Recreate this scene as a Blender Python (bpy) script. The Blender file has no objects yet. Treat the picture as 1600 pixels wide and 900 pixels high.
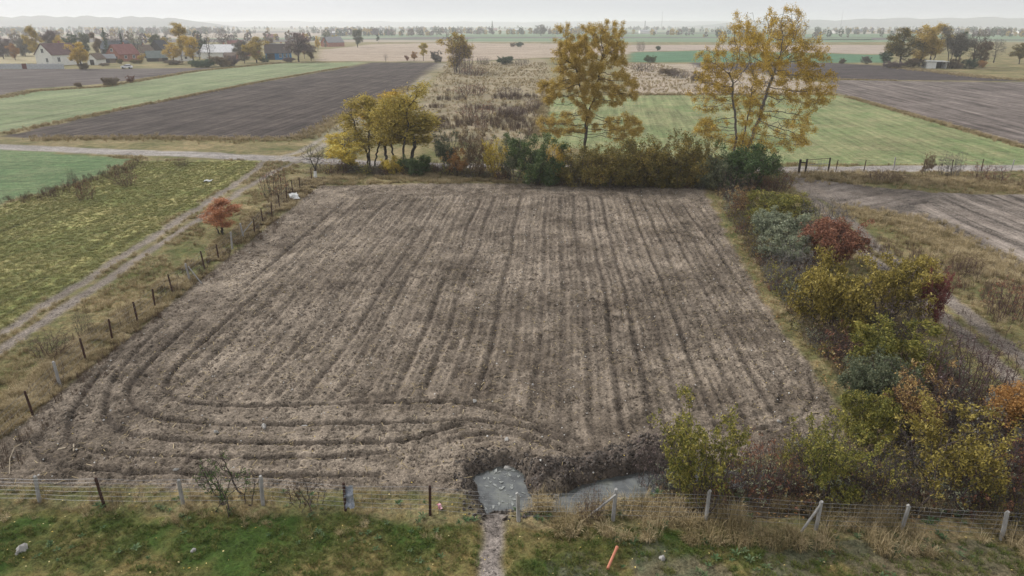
import bpy, math, random
import numpy as np
from mathutils import Vector

SC = bpy.context.scene
COL = SC.collection
R = math.radians
rng = np.random.default_rng(7)

# ------------------------------------------------------------------ camera
cam_d = bpy.data.cameras.new('camera'); cam = bpy.data.objects.new('camera', cam_d); COL.objects.link(cam)
cam.location = (0, 0, 15.0); cam.rotation_euler = (R(90 - 21.113), 0, 0)
cam_d.sensor_width = 36; cam_d.lens = 24.0; cam_d.clip_start = 0.5; cam_d.clip_end = 30000
SC.camera = cam

# ------------------------------------------------------------------ sky, sun, exposure
SUN_EL, SUN_AZ = 36, -55          # a veiled sun, high on the left
w = bpy.data.worlds.new('World'); SC.world = w; w.use_nodes = True
nt = w.node_tree; nt.nodes.clear()
sky = nt.nodes.new('ShaderNodeTexSky'); sky.sky_type = 'NISHITA'; sky.sun_disc = False
sky.sun_elevation = R(SUN_EL); sky.sun_rotation = R(SUN_AZ)
sky.dust_density = 6.0; sky.air_density = 1.0; sky.ozone_density = 1.0
hs = nt.nodes.new('ShaderNodeHueSaturation'); hs.inputs['Saturation'].default_value = 0.10
mixc = nt.nodes.new('ShaderNodeMix'); mixc.data_type = 'RGBA'; mixc.inputs[0].default_value = 0.75
wc = nt.nodes.new('ShaderNodeTexCoord'); wm_ = nt.nodes.new('ShaderNodeMapping'); wm_.inputs['Scale'].default_value = (1,1,5)
wn = nt.nodes.new('ShaderNodeTexNoise'); wn.inputs['Scale'].default_value = 3.0; wn.inputs['Detail'].default_value = 5
wr = nt.nodes.new('ShaderNodeValToRGB'); wr.color_ramp.elements[0].position = .3; wr.color_ramp.elements[1].position = .7
wr.color_ramp.elements[0].color = (4.1, 4.2, 4.4, 1); wr.color_ramp.elements[1].color = (4.7, 4.8, 5.0, 1)      # even cloud layer, faintly mottled
nt.links.new(wc.outputs['Generated'], wm_.inputs[0]); nt.links.new(wm_.outputs[0], wn.inputs['Vector']); nt.links.new(wn.outputs[0], wr.inputs[0]); nt.links.new(wr.outputs[0], mixc.inputs[7])
bg = nt.nodes.new('ShaderNodeBackground'); bg.inputs['Strength'].default_value = 0.10
wo = nt.nodes.new('ShaderNodeOutputWorld')
nt.links.new(sky.outputs[0], hs.inputs['Color']); nt.links.new(hs.outputs[0], mixc.inputs[6])
nt.links.new(mixc.outputs[2], bg.inputs['Color']); nt.links.new(bg.outputs[0], wo.inputs['Surface'])
sd = bpy.data.lights.new('sun', 'SUN'); sd.energy = 1.5; sd.angle = R(10); sd.color = (1.0, 0.97, 0.93)
sun = bpy.data.objects.new('sun', sd); COL.objects.link(sun)
sun.rotation_euler = Vector((math.cos(R(SUN_EL))*math.sin(R(SUN_AZ)), math.cos(R(SUN_EL))*math.cos(R(SUN_AZ)), math.sin(R(SUN_EL)))).to_track_quat('Z', 'Y').to_euler()
sun.location = (-40, 0, 60)
SC.view_settings.view_transform = 'Standard'; SC.view_settings.look = 'None'
SC.view_settings.exposure = 0.95; SC.view_settings.gamma = 1.0
SC.cycles.use_denoising = True
try: SC.cycles.denoiser = 'OPENIMAGEDENOISE'
except Exception: pass
SC.cycles.max_bounces = 5; SC.cycles.diffuse_bounces = 2; SC.cycles.glossy_bounces = 2
SC.cycles.transmission_bounces = 2; SC.cycles.volume_bounces = 2; SC.cycles.transparent_max_bounces = 4
SC.cycles.use_adaptive_sampling = False

# ------------------------------------------------------------------ helpers: tagging, meshes
def tag(o, label=None, cat=None, group=None, kind=None):
    if label: o['label'] = label
    if cat: o['category'] = cat
    if group: o['group'] = group
    if kind: o['kind'] = kind
    return o
def empty(name, loc=(0,0,0), rz=0.0):
    o = bpy.data.objects.new(name, None); COL.objects.link(o); o.location = loc; o.rotation_euler = (0,0,rz)
    o.empty_display_size = 0.2
    return o
def mesh_np(name, V, Fs, mats=(), attrs=None, smooth=False, uvmat=None):
    """V (n,3); Fs list of (m,k) index arrays; optional per-array material index list uvmat."""
    me = bpy.data.meshes.new(name)
    V = np.asarray(V, np.float32); Fs = [np.asarray(f, np.int32) for f in Fs if len(f)]
    me.vertices.add(len(V)); me.vertices.foreach_set('co', V.ravel())
    tot = sum(f.size for f in Fs); nf = sum(len(f) for f in Fs)
    me.loops.add(tot); me.polygons.add(nf)
    me.loops.foreach_set('vertex_index', np.concatenate([f.ravel() for f in Fs]))
    cnt = np.concatenate([np.full(len(f), f.shape[1], np.int32) for f in Fs])
    st = np.concatenate([[0], np.cumsum(cnt)[:-1]]).astype(np.int32)
    me.polygons.foreach_set('loop_start', st)
    if smooth: me.polygons.foreach_set('use_smooth', np.ones(nf, bool))
    if uvmat is not None:
        me.polygons.foreach_set('material_index', np.concatenate([np.full(len(f), k, np.int32) for f, k in zip(Fs, uvmat)]))
    for k, (tp, a) in (attrs or {}).items():
        at = me.attributes.new(k, tp, 'POINT')
        a = np.asarray(a, np.float32)
        if tp == 'FLOAT_COLOR':
            a = np.concatenate([a, np.ones((len(a),1), np.float32)], 1); at.data.foreach_set('color', a.ravel())
        elif tp == 'FLOAT_VECTOR': at.data.foreach_set('vector', a.ravel())
        else: at.data.foreach_set('value', a.ravel())
    for m in mats: me.materials.append(m)
    me.update(calc_edges=True)
    return me
def obj(name, me, parent=None, loc=None, rz=0.0):
    o = bpy.data.objects.new(name, me); COL.objects.link(o)
    if parent is not None: o.parent = parent
    if loc is not None: o.location = loc
    if rz: o.rotation_euler = (0,0,rz)
    return o
class MB:
    """collects boxes, prisms and tubes into one mesh"""
    def __init__(s): s.v = []; s.f = []
    def add(s, vs, fs):
        b = len(s.v); s.v += [tuple(p) for p in vs]; s.f += [tuple(b+i for i in f) for f in fs]; return s
    def box(s, x0,x1,y0,y1,z0,z1):
        return s.add([(x0,y0,z0),(x1,y0,z0),(x1,y1,z0),(x0,y1,z0),(x0,y0,z1),(x1,y0,z1),(x1,y1,z1),(x0,y1,z1)],
                     [(0,3,2,1),(4,5,6,7),(0,1,5,4),(1,2,6,5),(2,3,7,6),(3,0,4,7)])
    def hexa(s, p):
        return s.add(p, [(0,3,2,1),(4,5,6,7),(0,1,5,4),(1,2,6,5),(2,3,7,6),(3,0,4,7)])
    def tube(s, pts, rad, n=5, caps=True):
        pts = [Vector(p) for p in pts]; rs = rad if isinstance(rad,(list,tuple)) else [rad]*len(pts)
        rings = []
        for i, p in enumerate(pts):
            d = (pts[min(i+1,len(pts)-1)] - pts[max(i-1,0)]).normalized()
            a = d.cross(Vector((0.13,0.31,1)) if abs(d.z) < .9 else Vector((1,0.2,0))).normalized(); b = d.cross(a)
            rings.append([p + (a*math.cos(2*math.pi*k/n) + b*math.sin(2*math.pi*k/n))*rs[i] for k in range(n)])
        vs = [q for r in rings for q in r]; fs = []
        for i in range(len(pts)-1):
            for k in range(n): fs.append((i*n+k, i*n+(k+1)%n, (i+1)*n+(k+1)%n, (i+1)*n+k))
        if caps: fs += [tuple(range(n-1,-1,-1)), tuple((len(pts)-1)*n+k for k in range(n))]
        return s.add(vs, fs)
    def mesh(s, name, mat):
        me = bpy.data.meshes.new(name); me.from_pydata(s.v, [], s.f); me.materials.append(mat); me.update(); return me
    def build(s, name, mat, parent=None, loc=None, rz=0.0): return obj(name, s.mesh(name, mat), parent, loc, rz)

# ------------------------------------------------------------------ helpers: noise
_T = np.random.default_rng(3).random((256,256)).astype(np.float32)
def vn(x, y, s=0):
    x = np.asarray(x, np.float64) + s*17.31; y = np.asarray(y, np.float64) + s*9.77
    ix = np.floor(x).astype(np.int64); iy = np.floor(y).astype(np.int64); fx = x-ix; fy = y-iy
    fx = fx*fx*(3-2*fx); fy = fy*fy*(3-2*fy)
    a = _T[ix&255, iy&255]; b = _T[(ix+1)&255, iy&255]; c = _T[ix&255, (iy+1)&255]; d = _T[(ix+1)&255, (iy+1)&255]
    return (a*(1-fx)+b*fx)*(1-fy) + (c*(1-fx)+d*fx)*fy
def fbm(x, y, sc, o=3, s=0):
    t = 0; a = .5; n = 0
    for k in range(o):
        t = t + a*vn(x/sc*2**k, y/sc*2**k, s+k); n += a; a *= .5
    return t/n
def sstep(a, b, x): t = np.clip((x-a)/(b-a), 0, 1); return t*t*(3-2*t)
def seg_dist(x, y, pts):
    d = np.full(np.shape(x), 1e9)
    for (ax, ay), (bx, by) in zip(pts[:-1], pts[1:]):
        vx, vy = bx-ax, by-ay; L = vx*vx+vy*vy + 1e-9
        t = np.clip(((x-ax)*vx + (y-ay)*vy)/L, 0, 1)
        d = np.minimum(d, np.hypot(x-ax-t*vx, y-ay-t*vy))
    return d
def poly_sd(x, y, pts):
    """signed distance, positive inside"""
    d = seg_dist(x, y, list(pts)+[pts[0]]); ins = np.zeros(np.shape(x), bool)
    n = len(pts)
    for i in range(n):
        ax, ay = pts[i]; bx, by = pts[(i+1)%n]
        c = ((ay > y) != (by > y)) & (x < (bx-ax)*(y-ay)/((by-ay) if by != ay else 1e-9) + ax)
        ins ^= c
    return np.where(ins, d, -d)

# ------------------------------------------------------------------ helpers: materials
def new_mat(name):
    m = bpy.data.materials.new(name); m.use_nodes = True; nt = m.node_tree
    b = nt.nodes['Principled BSDF']; b.inputs['Roughness'].default_value = .9; b.inputs['Specular IOR Level'].default_value = .15
    return m, nt, b
def N(nt, t, **kw):
    n = nt.nodes.new(t)
    for k, v in kw.items():
        if isinstance(k, str) and hasattr(n, k): setattr(n, k, v)
    return n
def L(nt, a, b): nt.links.new(a, b)
def ramp(nt, fac, stops):
    r = nt.nodes.new('ShaderNodeValToRGB'); e = r.color_ramp.elements
    while len(e) < len(stops): e.new(.5)
    for el, (p, c) in zip(e, stops): el.position = p; el.color = (*c, 1)
    L(nt, fac, r.inputs[0]); return r.outputs[0]
def noise(nt, vec, scale, detail=3, rough=.6):
    n = nt.nodes.new('ShaderNodeTexNoise'); n.inputs['Scale'].default_value = scale
    n.inputs['Detail'].default_value = detail; n.inputs['Roughness'].default_value = rough
    if vec is not None: L(nt, vec, n.inputs['Vector'])
    return n.outputs['Fac']
def mth(nt, op, a, b=None):
    n = nt.nodes.new('ShaderNodeMath'); n.operation = op
    for i, v in ((0,a),(1,b)):
        if v is None: continue
        if isinstance(v, (int,float)): n.inputs[i].default_value = v
        else: L(nt, v, n.inputs[i])
    return n.outputs[0]
def mixrgb(nt, fac, a, b, mode='MIX'):
    n = nt.nodes.new('ShaderNodeMix'); n.data_type = 'RGBA'; n.blend_type = mode
    for i, v in ((0,fac),(6,a),(7,b)):
        if isinstance(v, (int,float)): n.inputs[i].default_value = v
        elif isinstance(v, tuple): n.inputs[i].default_value = (*v, 1)
        else: L(nt, v, n.inputs[i])
    return n.outputs[2]
def bump(nt, b, h, strength, dist):
    n = nt.nodes.new('ShaderNodeBump'); n.inputs['Strength'].default_value = strength; n.inputs['Distance'].default_value = dist
    L(nt, h, n.inputs['Height']); L(nt, n.outputs[0], b.inputs['Normal'])
def plain(name, c1, c2, scale=6.0, rough=.85, bmp=.3, spec=.15, stretch=None):
    m, nt, b = new_mat(name); b.inputs['Roughness'].default_value = rough; b.inputs['Specular IOR Level'].default_value = spec
    tc = nt.nodes.new('ShaderNodeTexCoord'); v = tc.outputs['Object']
    if stretch:
        mp = nt.nodes.new('ShaderNodeMapping'); mp.inputs['Scale'].default_value = stretch; L(nt, v, mp.inputs['Vector']); v = mp.outputs[0]
    n = noise(nt, v, scale, 4, .65)
    L(nt, ramp(nt, n, [(.3,c1),(.7,c2)]), b.inputs['Base Color'])
    if bmp: bump(nt, b, n, bmp, .03)
    return m
def leaf_mat(name, cols, clump=.6, trans=.25):
    m, nt, b = new_mat(name); b.inputs['Roughness'].default_value = .65; b.inputs['Specular IOR Level'].default_value = .2
    g = nt.nodes.new('ShaderNodeNewGeometry'); tc = nt.nodes.new('ShaderNodeTexCoord'); oi = nt.nodes.new('ShaderNodeObjectInfo')
    n = noise(nt, tc.outputs['Object'], clump, 2)
    f = mth(nt, 'ADD', mth(nt, 'MULTIPLY', g.outputs['Random Per Island'], .55), mth(nt, 'MULTIPLY', n, .75))
    f = mth(nt, 'ADD', f, mth(nt, 'MULTIPLY', mth(nt, 'SUBTRACT', oi.outputs['Random'], .5), .22))
    f = mth(nt, 'SUBTRACT', f, .15)
    k = len(cols); c = ramp(nt, f, [(.12 + .76*i/max(1,k-1), cc) for i, cc in enumerate(cols)])
    L(nt, c, b.inputs['Base Color'])
    if trans:
        t = nt.nodes.new('ShaderNodeBsdfTranslucent'); L(nt, c, t.inputs['Color'])
        mx = nt.nodes.new('ShaderNodeMixShader'); mx.inputs[0].default_value = trans
        L(nt, b.outputs[0], mx.inputs[1]); L(nt, t.outputs[0], mx.inputs[2])
        L(nt, mx.outputs[0], nt.nodes['Material Output'].inputs['Surface'])
    return m
def grass_mat(name, cols, wscale=.5):
    m, nt, b = new_mat(name)
    g = nt.nodes.new('ShaderNodeNewGeometry'); oi = nt.nodes.new('ShaderNodeObjectInfo')
    n = noise(nt, g.outputs['Position'], wscale, 3)
    f = mth(nt, 'ADD', mth(nt, 'MULTIPLY', n, 1.1), mth(nt, 'MULTIPLY', oi.outputs['Random'], .35))
    f = mth(nt, 'ADD', f, mth(nt, 'MULTIPLY', g.outputs['Random Per Island'], .25)); f = mth(nt, 'SUBTRACT', f, .36)
    k = len(cols); L(nt, ramp(nt, f, [(.1 + .8*i/max(1,k-1), cc) for i, cc in enumerate(cols)]), b.inputs['Base Color'])
    return m

# land: colour of each plot comes with the mesh, grain and crumbs from noise
def land_material():
    m, nt, b = new_mat('land'); b.inputs['Roughness'].default_value = .95; b.inputs['Specular IOR Level'].default_value = .08
    col = N(nt, 'ShaderNodeAttribute'); col.attribute_name = 'col'
    soil = N(nt, 'ShaderNodeAttribute'); soil.attribute_name = 'soil'
    row = N(nt, 'ShaderNodeAttribute'); row.attribute_name = 'row'
    g = nt.nodes.new('ShaderNodeNewGeometry'); p = g.outputs['Position']
    nf = noise(nt, p, 9.0, 5, .7); nm = noise(nt, p, 1.1, 4, .65); nl = noise(nt, p, .06, 4, .6); ng = noise(nt, p, 28.0, 2, .6)
    v = mth(nt, 'ADD', mth(nt, 'MULTIPLY', mth(nt,'SUBTRACT',nf,.5), 2.6), mth(nt, 'MULTIPLY', mth(nt,'SUBTRACT',nm,.5), 1.3))
    v = mth(nt, 'ADD', v, mth(nt, 'MULTIPLY', mth(nt,'SUBTRACT',nl,.5), .8))
    v = mth(nt, 'ADD', v, mth(nt, 'MULTIPLY', mth(nt,'SUBTRACT',ng,.5), 1.2))
    n7 = noise(nt, p, 5.5, 3, .6); n8 = noise(nt, p, 13.0, 2, .5)
    hole = mth(nt, 'MULTIPLY', ramp(nt, n7, [(.36,(1,1,1)),(.42,(0,0,0))]), -.55); crumb = mth(nt, 'MULTIPLY', ramp(nt, n8, [(.57,(0,0,0)),(.63,(1,1,1))]), .5)
    v = mth(nt, 'ADD', v, mth(nt, 'MULTIPLY', mth(nt, 'ADD', hole, crumb), soil.outputs['Fac']))
    sx = nt.nodes.new('ShaderNodeSeparateXYZ'); L(nt, row.outputs['Vector'], sx.inputs[0])
    cx = nt.nodes.new('ShaderNodeCombineXYZ'); L(nt, sx.outputs[0], cx.inputs[0]); L(nt, sx.outputs[1], cx.inputs[1])
    rn = noise(nt, cx.outputs[0], 1.0, 3, .7)
    rv = mth(nt, 'MULTIPLY', mth(nt, 'SUBTRACT', rn, .5), mth(nt, 'MULTIPLY', sx.outputs[2], 4.2))
    v = mth(nt, 'ADD', mth(nt, 'ADD', v, rv), 1.0)
    v = mth(nt, 'MAXIMUM', v, .22)
    c = mixrgb(nt, 1.0, col.outputs['Color'], v, 'MULTIPLY')
    # straw and green flecks where the land is not bare
    n2 = noise(nt, p, 2.3, 5, .75)
    fl = mth(nt, 'MULTIPLY', mth(nt, 'SUBTRACT', 1.0, soil.outputs['Fac']), .38)
    tint = ramp(nt, n2, [(.36,(.62,.95,.62)),(.5,(1,1,1)),(.64,(1.45,1.18,.95))])
    c2 = mixrgb(nt, fl, c, mixrgb(nt, 1.0, c, tint, 'MULTIPLY'))
    L(nt, c2, b.inputs['Base Color'])
    bump(nt, b, mth(nt, 'ADD', mth(nt, 'MULTIPLY', nf, .6), mth(nt, 'ADD', nm, mth(nt,'MULTIPLY',ng,.25))), .95, .14)
    return m
LAND = land_material()

# ------------------------------------------------------------------ the lie of the land (metres, camera foot at the origin)
FIELD = [(-19.26,66.90),(-10.29,67.77),(0.00,68.07),(12.86,67.77),(18.72,66.05),(17.51,57.19),(15.76,45.72),(14.83,38.85),(14.29,33.59),(14.02,29.44),(13.96,26.59),(13.61,24.26),(12.87,22.42),
         (9.54,21.49),(6.56,21.02),(4.61,20.59),(2.25,19.97),(0.77,19.26),(0.32,18.66),(-0.85,18.60),(-1.53,19.13),(-3.53,19.47),(-7.75,19.54),(-13.29,19.54),(-19.05,19.54),(-19.98,20.79),(-19.78,23.22),(-19.81,27.53),(-19.60,32.52),(-19.68,42.10),(-19.38,54.11)]
HEAD = [  # the driller's turning curves
 [(-15.17,37.58),(-15.62,31.44),(-15.75,28.52),(-15.45,26.82),(-14.65,25.70),(-13.49,25.07),(-10.23,25.01),(-5.41,25.17),(-2.72,25.33),(-1.08,24.96),(0.52,24.02),(1.77,23.13),(2.66,22.42)],
 [(-17.12,36.78),(-17.23,30.84),(-17.17,27.77),(-16.81,26.14),(-15.68,24.76),(-14.44,23.97),(-12.07,23.59),(-7.69,23.54),(-4.12,23.68),(-1.56,23.87),(0.00,23.63),(1.26,23.08),(2.10,22.42)],
 [(-18.82,36.01),(-18.48,30.34),(-18.05,27.29),(-17.01,24.66),(-15.88,23.40),(-14.56,22.68),(-12.31,22.37),(-8.59,22.29),(-5.41,22.33),(-3.83,22.46),(-3.07,23.03),(-2.00,23.49)],
 [(-3.47,20.33),(-3.32,21.33),(-2.87,22.03),(-2.12,22.68),(-0.85,22.94),(0.42,22.68),(1.51,22.07),(2.51,21.54)],
 [(-19.35,32.05),(-18.87,27.41),(-18.32,24.76),(-17.43,22.85),(-16.15,21.78),(-14.27,21.41),(-10.67,21.33),(-6.67,21.45),(-4.80,21.66)],
 [(-18.94,25.70),(-18.66,23.45),(-18.07,21.99),(-16.83,20.86),(-14.68,20.44),(-11.42,20.33),(-7.98,20.29),(-4.78,20.26)],
 [(14.23,29.44),(13.12,25.81),(12.24,24.51),(10.92,23.59),(9.64,23.22),(8.04,22.94)],
 [(12.38,27.53),(11.46,25.27),(10.41,24.36),(8.85,23.97)],
 [(-17.68,64.40),(-9.31,65.22),(0.00,65.49),(9.93,65.22),(17.96,63.61)],
 [(-17.50,62.07),(-9.03,63.09),(0.00,63.35),(9.64,63.09),(17.54,61.09)]]
def soften(pts, n=2):
    for _ in range(n):
        o = [pts[0]]
        for p, q in zip(pts[:-1], pts[1:]): o += [(p[0]*.75+q[0]*.25, p[1]*.75+q[1]*.25), (p[0]*.25+q[0]*.75, p[1]*.25+q[1]*.75)]
        pts = o+[pts[-1]]
    return pts
HEAD = [soften(c, 1) for c in HEAD]
INNER = [(-15.44,27.53),(-14.45,25.70),(-13.53,25.17),(-5.43,25.27),(-1.08,25.07),(2.61,22.59),(7.76,22.85),(11.08,24.02),(13.22,26.93),(14.14,36.78),(17.39,59.43),(11.91,62.32),(0.00,62.83),(-15.37,61.82),(-17.29,43.65)]
PIT = [(-1.33,20.37),(-0.93,20.82),(-0.23,21.02),(0.23,20.71),(0.50,19.97),(0.70,19.06),(0.32,18.70),(-0.21,18.80),(-0.86,18.66),(-1.10,19.26)]
DITCH = [(2.02,19.06),(3.22,19.61),(4.54,20.18),(5.74,20.48),(7.10,20.41),(8.68,20.33),(10.22,20.18),(11.92,19.93),(13.75,19.58),(16.28,19.37),(19.12,19.06)]
BANK = [(0.86,19.97),(1.37,20.33),(2.42,20.56),(3.51,20.94),(4.67,21.58),(5.22,21.99)]
RIM = [(-1.70,19.16),(-1.91,20.22),(-1.70,21.25),(-0.97,21.82),(0.00,21.86),(0.71,21.37),(0.96,20.41)]
TRK_A = [(-29.30,80.15),(-28.35,76.31),(-28.16,71.81),(-27.58,61.33),(-27.30,50.97),(-27.01,41.73),(-26.80,35.63),(-26.64,30.48),(-26.42,26.36)]
TRK_B = [(-24.91,80.55),(-25.84,76.31),(-26.25,69.27),(-26.03,60.36),(-25.81,50.97),(-25.59,42.99),(-25.35,35.63),(-25.12,30.13),(-24.95,25.92)]
ROAD = [(-98.26,96.38),(-73.55,92.03),(-67.35,90.50),(-52.79,87.09),(-39.60,84.81),(-30.92,82.63),(-25.15,81.37),(-17.87,79.35),(-7.28,77.43),(7.18,76.31),(21.34,75.59),(31.17,75.23),(44.31,75.95),(58.86,76.31)]
LANE_A = [(-28.31,82.20),(-26.80,87.09),(-26.80,96.38),(-27.33,109.15),(-27.01,141.34),(-25.73,178.12),(-27.81,242.74),(-29.00,295.70)]
LANE_B = [(-25.76,81.37),(-25.01,87.09),(-25.37,96.38),(-25.63,109.15),(-25.34,141.34),(-23.80,178.12),(-25.64,242.74),(-27.15,295.70)]
RT_A = [(29.74,75.59),(28.47,69.58),(27.70,61.33),(26.29,54.11),(25.01,47.67),(24.31,41.73),(24.01,36.98),(23.35,32.36),(22.76,28.46),(22.15,24.02)]
RT_B = [(30.76,74.17),(30.05,69.58),(29.22,61.33),(27.76,54.11),(26.41,47.67),(25.88,42.10),(25.59,37.38),(24.85,32.36),(24.25,28.46),(23.65,24.26)]
BARE = [(28.92,71.48),(32.68,68.97),(37.69,66.05),(40.65,63.61),(35.86,58.29),(31.95,55.11),(30.50,57.63),(28.76,61.33),(28.05,65.49)]
PATH = [(-0.57,18.16),(-0.62,17.88),(-0.61,16.86),(-0.62,15.06)]
FENCE_L = [(-19.38,20.59),(-19.71,24.31),(-19.92,26.53),(-20.25,29.04),(-20.23,31.29),(-20.02,33.42),(-20.13,35.54),(-20.11,37.69),(-20.07,39.84),(-20.10,42.10),(-20.01,44.18),(-20.08,46.75),(-20.05,48.94),(-19.71,50.28),(-20.11,53.34),(-20.03,55.31),(-20.34,58.29),(-20.58,61.09),(-20.75,63.61),(-20.63,65.49),(-20.63,69.58)]
FENCE_N = [(-18.24,18.89),(-15.86,18.80),(-13.55,18.57),(-11.03,18.76),(-8.34,18.73),(-5.52,18.47),(-2.68,18.16),(0.21,17.91),(3.27,17.91),(6.27,17.88),(9.61,17.40),(12.31,17.37),(15.28,17.08),(18.22,16.86)]

def rows(x, y, deg):
    a = R(deg); return x*math.cos(a) - y*math.sin(a), x*math.sin(a) + y*math.cos(a)
RU = 3.7
def pits(x, y, cell, s):
    """hoof and boot prints: one per cell, some left out"""
    out = np.zeros(np.shape(x)); gx = np.floor(x/cell).astype(int); gy = np.floor(y/cell).astype(int)
    for i in (-1,0,1):
        for j in (-1,0,1):
            a = _T[(gx+i+s*13)&255, (gy+j)&255]; b = _T[(gx+i+91)&255, (gy+j+s*7+33)&255]; k = _T[(gx+i+19)&255, (gy+j+s+140)&255]
            cx = (gx+i+a)*cell; cy = (gy+j+b)*cell
            out = np.maximum(out, np.where(k > .55, (k-.4)*np.exp(-((x-cx)**2*1.5 + (y-cy)**2)/(cell*.17)**2), 0))
    return out
def height(x, y, fine=True):
    x = np.asarray(x, float); y = np.asarray(y, float)
    inn = sstep(-26,-24.5,x)*(1-sstep(26.5,28,x))*sstep(13,14,y)*(1-sstep(68.5,70,y))
    sdf = poly_sd(x, y, FIELD) + (fbm(x,y,1.3,2,5)-.5)*.5
    f = sstep(-.1,.35,sdf)
    h = (fbm(x,y,4,3,1)-.5)*.16 + .02
    # grassland hummocks
    hg = (fbm(x,y,.5,3,8)-.45)*.22
    # ploughland
    u, v = rows(x, y, RU); u2 = u + (fbm(x,y,7,2,11)-.5)*.45
    ri = sstep(0,.5,poly_sd(x,y,INNER)+ (fbm(x,y,1.0,2,15)-.5)*.6)
    per = 1.22; ph = np.mod(u2, per) - per/2; ridx = np.floor(u2/per).astype(int)
    rk = (.5 + .6*_T[ridx&255, 7])*(.35+1.2*fbm(u2*3, v, 6, 2, 21))
    fur = -.115*rk*np.exp(-(ph/.11)**2) + .04*rk*np.exp(-((np.abs(ph)-.28)/.12)**2)
    ph2 = np.mod(u2, .305) - .15; fur = fur - .034*np.exp(-(ph2/.055)**2)*(.3+1.3*fbm(u2*4, v, 3, 2, 23))
    hf = fur*ri
    for k, c in enumerate(HEAD):
        d = seg_dist(x, y, c) + (fbm(x,y,.8,2,30+k)-.5)*.12
        s = .6 if k > 5 else 1.25*(.15+.85*sstep(0,6,np.hypot(x-c[0][0],y-c[0][1])))
        s = s*(.45+1.1*fbm(x,y,1.1,3,130+k))
        hf = hf - s*.10*np.exp(-(d/.105)**2) + s*.045*np.exp(-((d-.25)/.12)**2)
    if fine:
        b1 = 1-np.abs(2*vn(x/.34,y/.34,41)-1); b2 = 1-np.abs(2*vn(x/.16,y/.16,43)-1); b3 = vn(x/.10,y/.10,47)
        lump = .2+1.6*fbm(x,y,2.2,2,50)
        hf = hf + lump*(.075*(b1**2-.4) + .055*(b2-.5) + .045*(b3-.5)) - .20*pits(x,y,.75,1) - .13*pits(x,y,.4,2)
        hg = hg + .05*(vn(x/.15,y/.15,44)-.5)
    h = h + f*hf + (1-f)*hg
    # pit, ditch, heaped mud
    wob = (fbm(x,y,.8,3,60)-.5)*.55
    rough = (.16*(fbm(x,y,.4,3,61)-.5) + .10*(1-np.abs(2*vn(x/.22,y/.22,62)-1)-.5))
    mudl = .34*(1-np.abs(2*fbm(x,y,.55,3,63)-1)-.6) + .16*(1-np.abs(2*vn(x/.17,y/.17,64)-1)-.5)
    dr = seg_dist(x,y,RIM) + wob; h = h + np.exp(-(dr/.5)**2)*(.14+.55*mudl)
    db = seg_dist(x,y,BANK) + wob; h = h + np.exp(-(db/.75)**2)*(.20+.7*mudl)
    pd = -poly_sd(x,y,PIT) + wob*.8
    h = h*sstep(-.1,.5,pd) - .62*(1-sstep(-.35,.5,pd))
    h = h + .42*mudl*np.exp(-((pd-.12)/.3)**2)
    dd = seg_dist(x,y,DITCH) + wob*.6
    dk = np.where(x < 5.2, .68, .16+.62*sstep(.42,.62,fbm(x,y,1.6,2,66)))
    h = h*(.3+.7*sstep(.3,1.3,dd)) - dk*(1-sstep(np.where(x < 5.2,.30,.2),np.where(x < 5.2,1.0,.95),dd))
    h = h + .34*mudl*np.exp(-((dd-.55)/.3)**2)
    dp = seg_dist(x,y,PATH); h = h - .07*(1-sstep(.2,.6,dp))
    return h*inn
def height_mid(x, y):
    h = (fbm(x,y,.9,3,8)-.5)*.08 + (fbm(x,y,6,2,9)-.5)*.12
    for t in (TRK_A, TRK_B, RT_A, RT_B): h = h - .07*np.exp(-(seg_dist(x,y,t)/.35)**2)
    return h - .03
def ground_z(x, y):
    x = np.asarray(x,float); y = np.asarray(y,float); n = (x > -25.9)&(x < 27.9)&(y > 13.1)&(y < 69.9)
    return np.where(n, height(x,y,False), np.where(y < 95, height_mid(x,y), 0))
def gz(x, y): return float(ground_z(np.array([x]), np.array([y]))[0])

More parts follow.
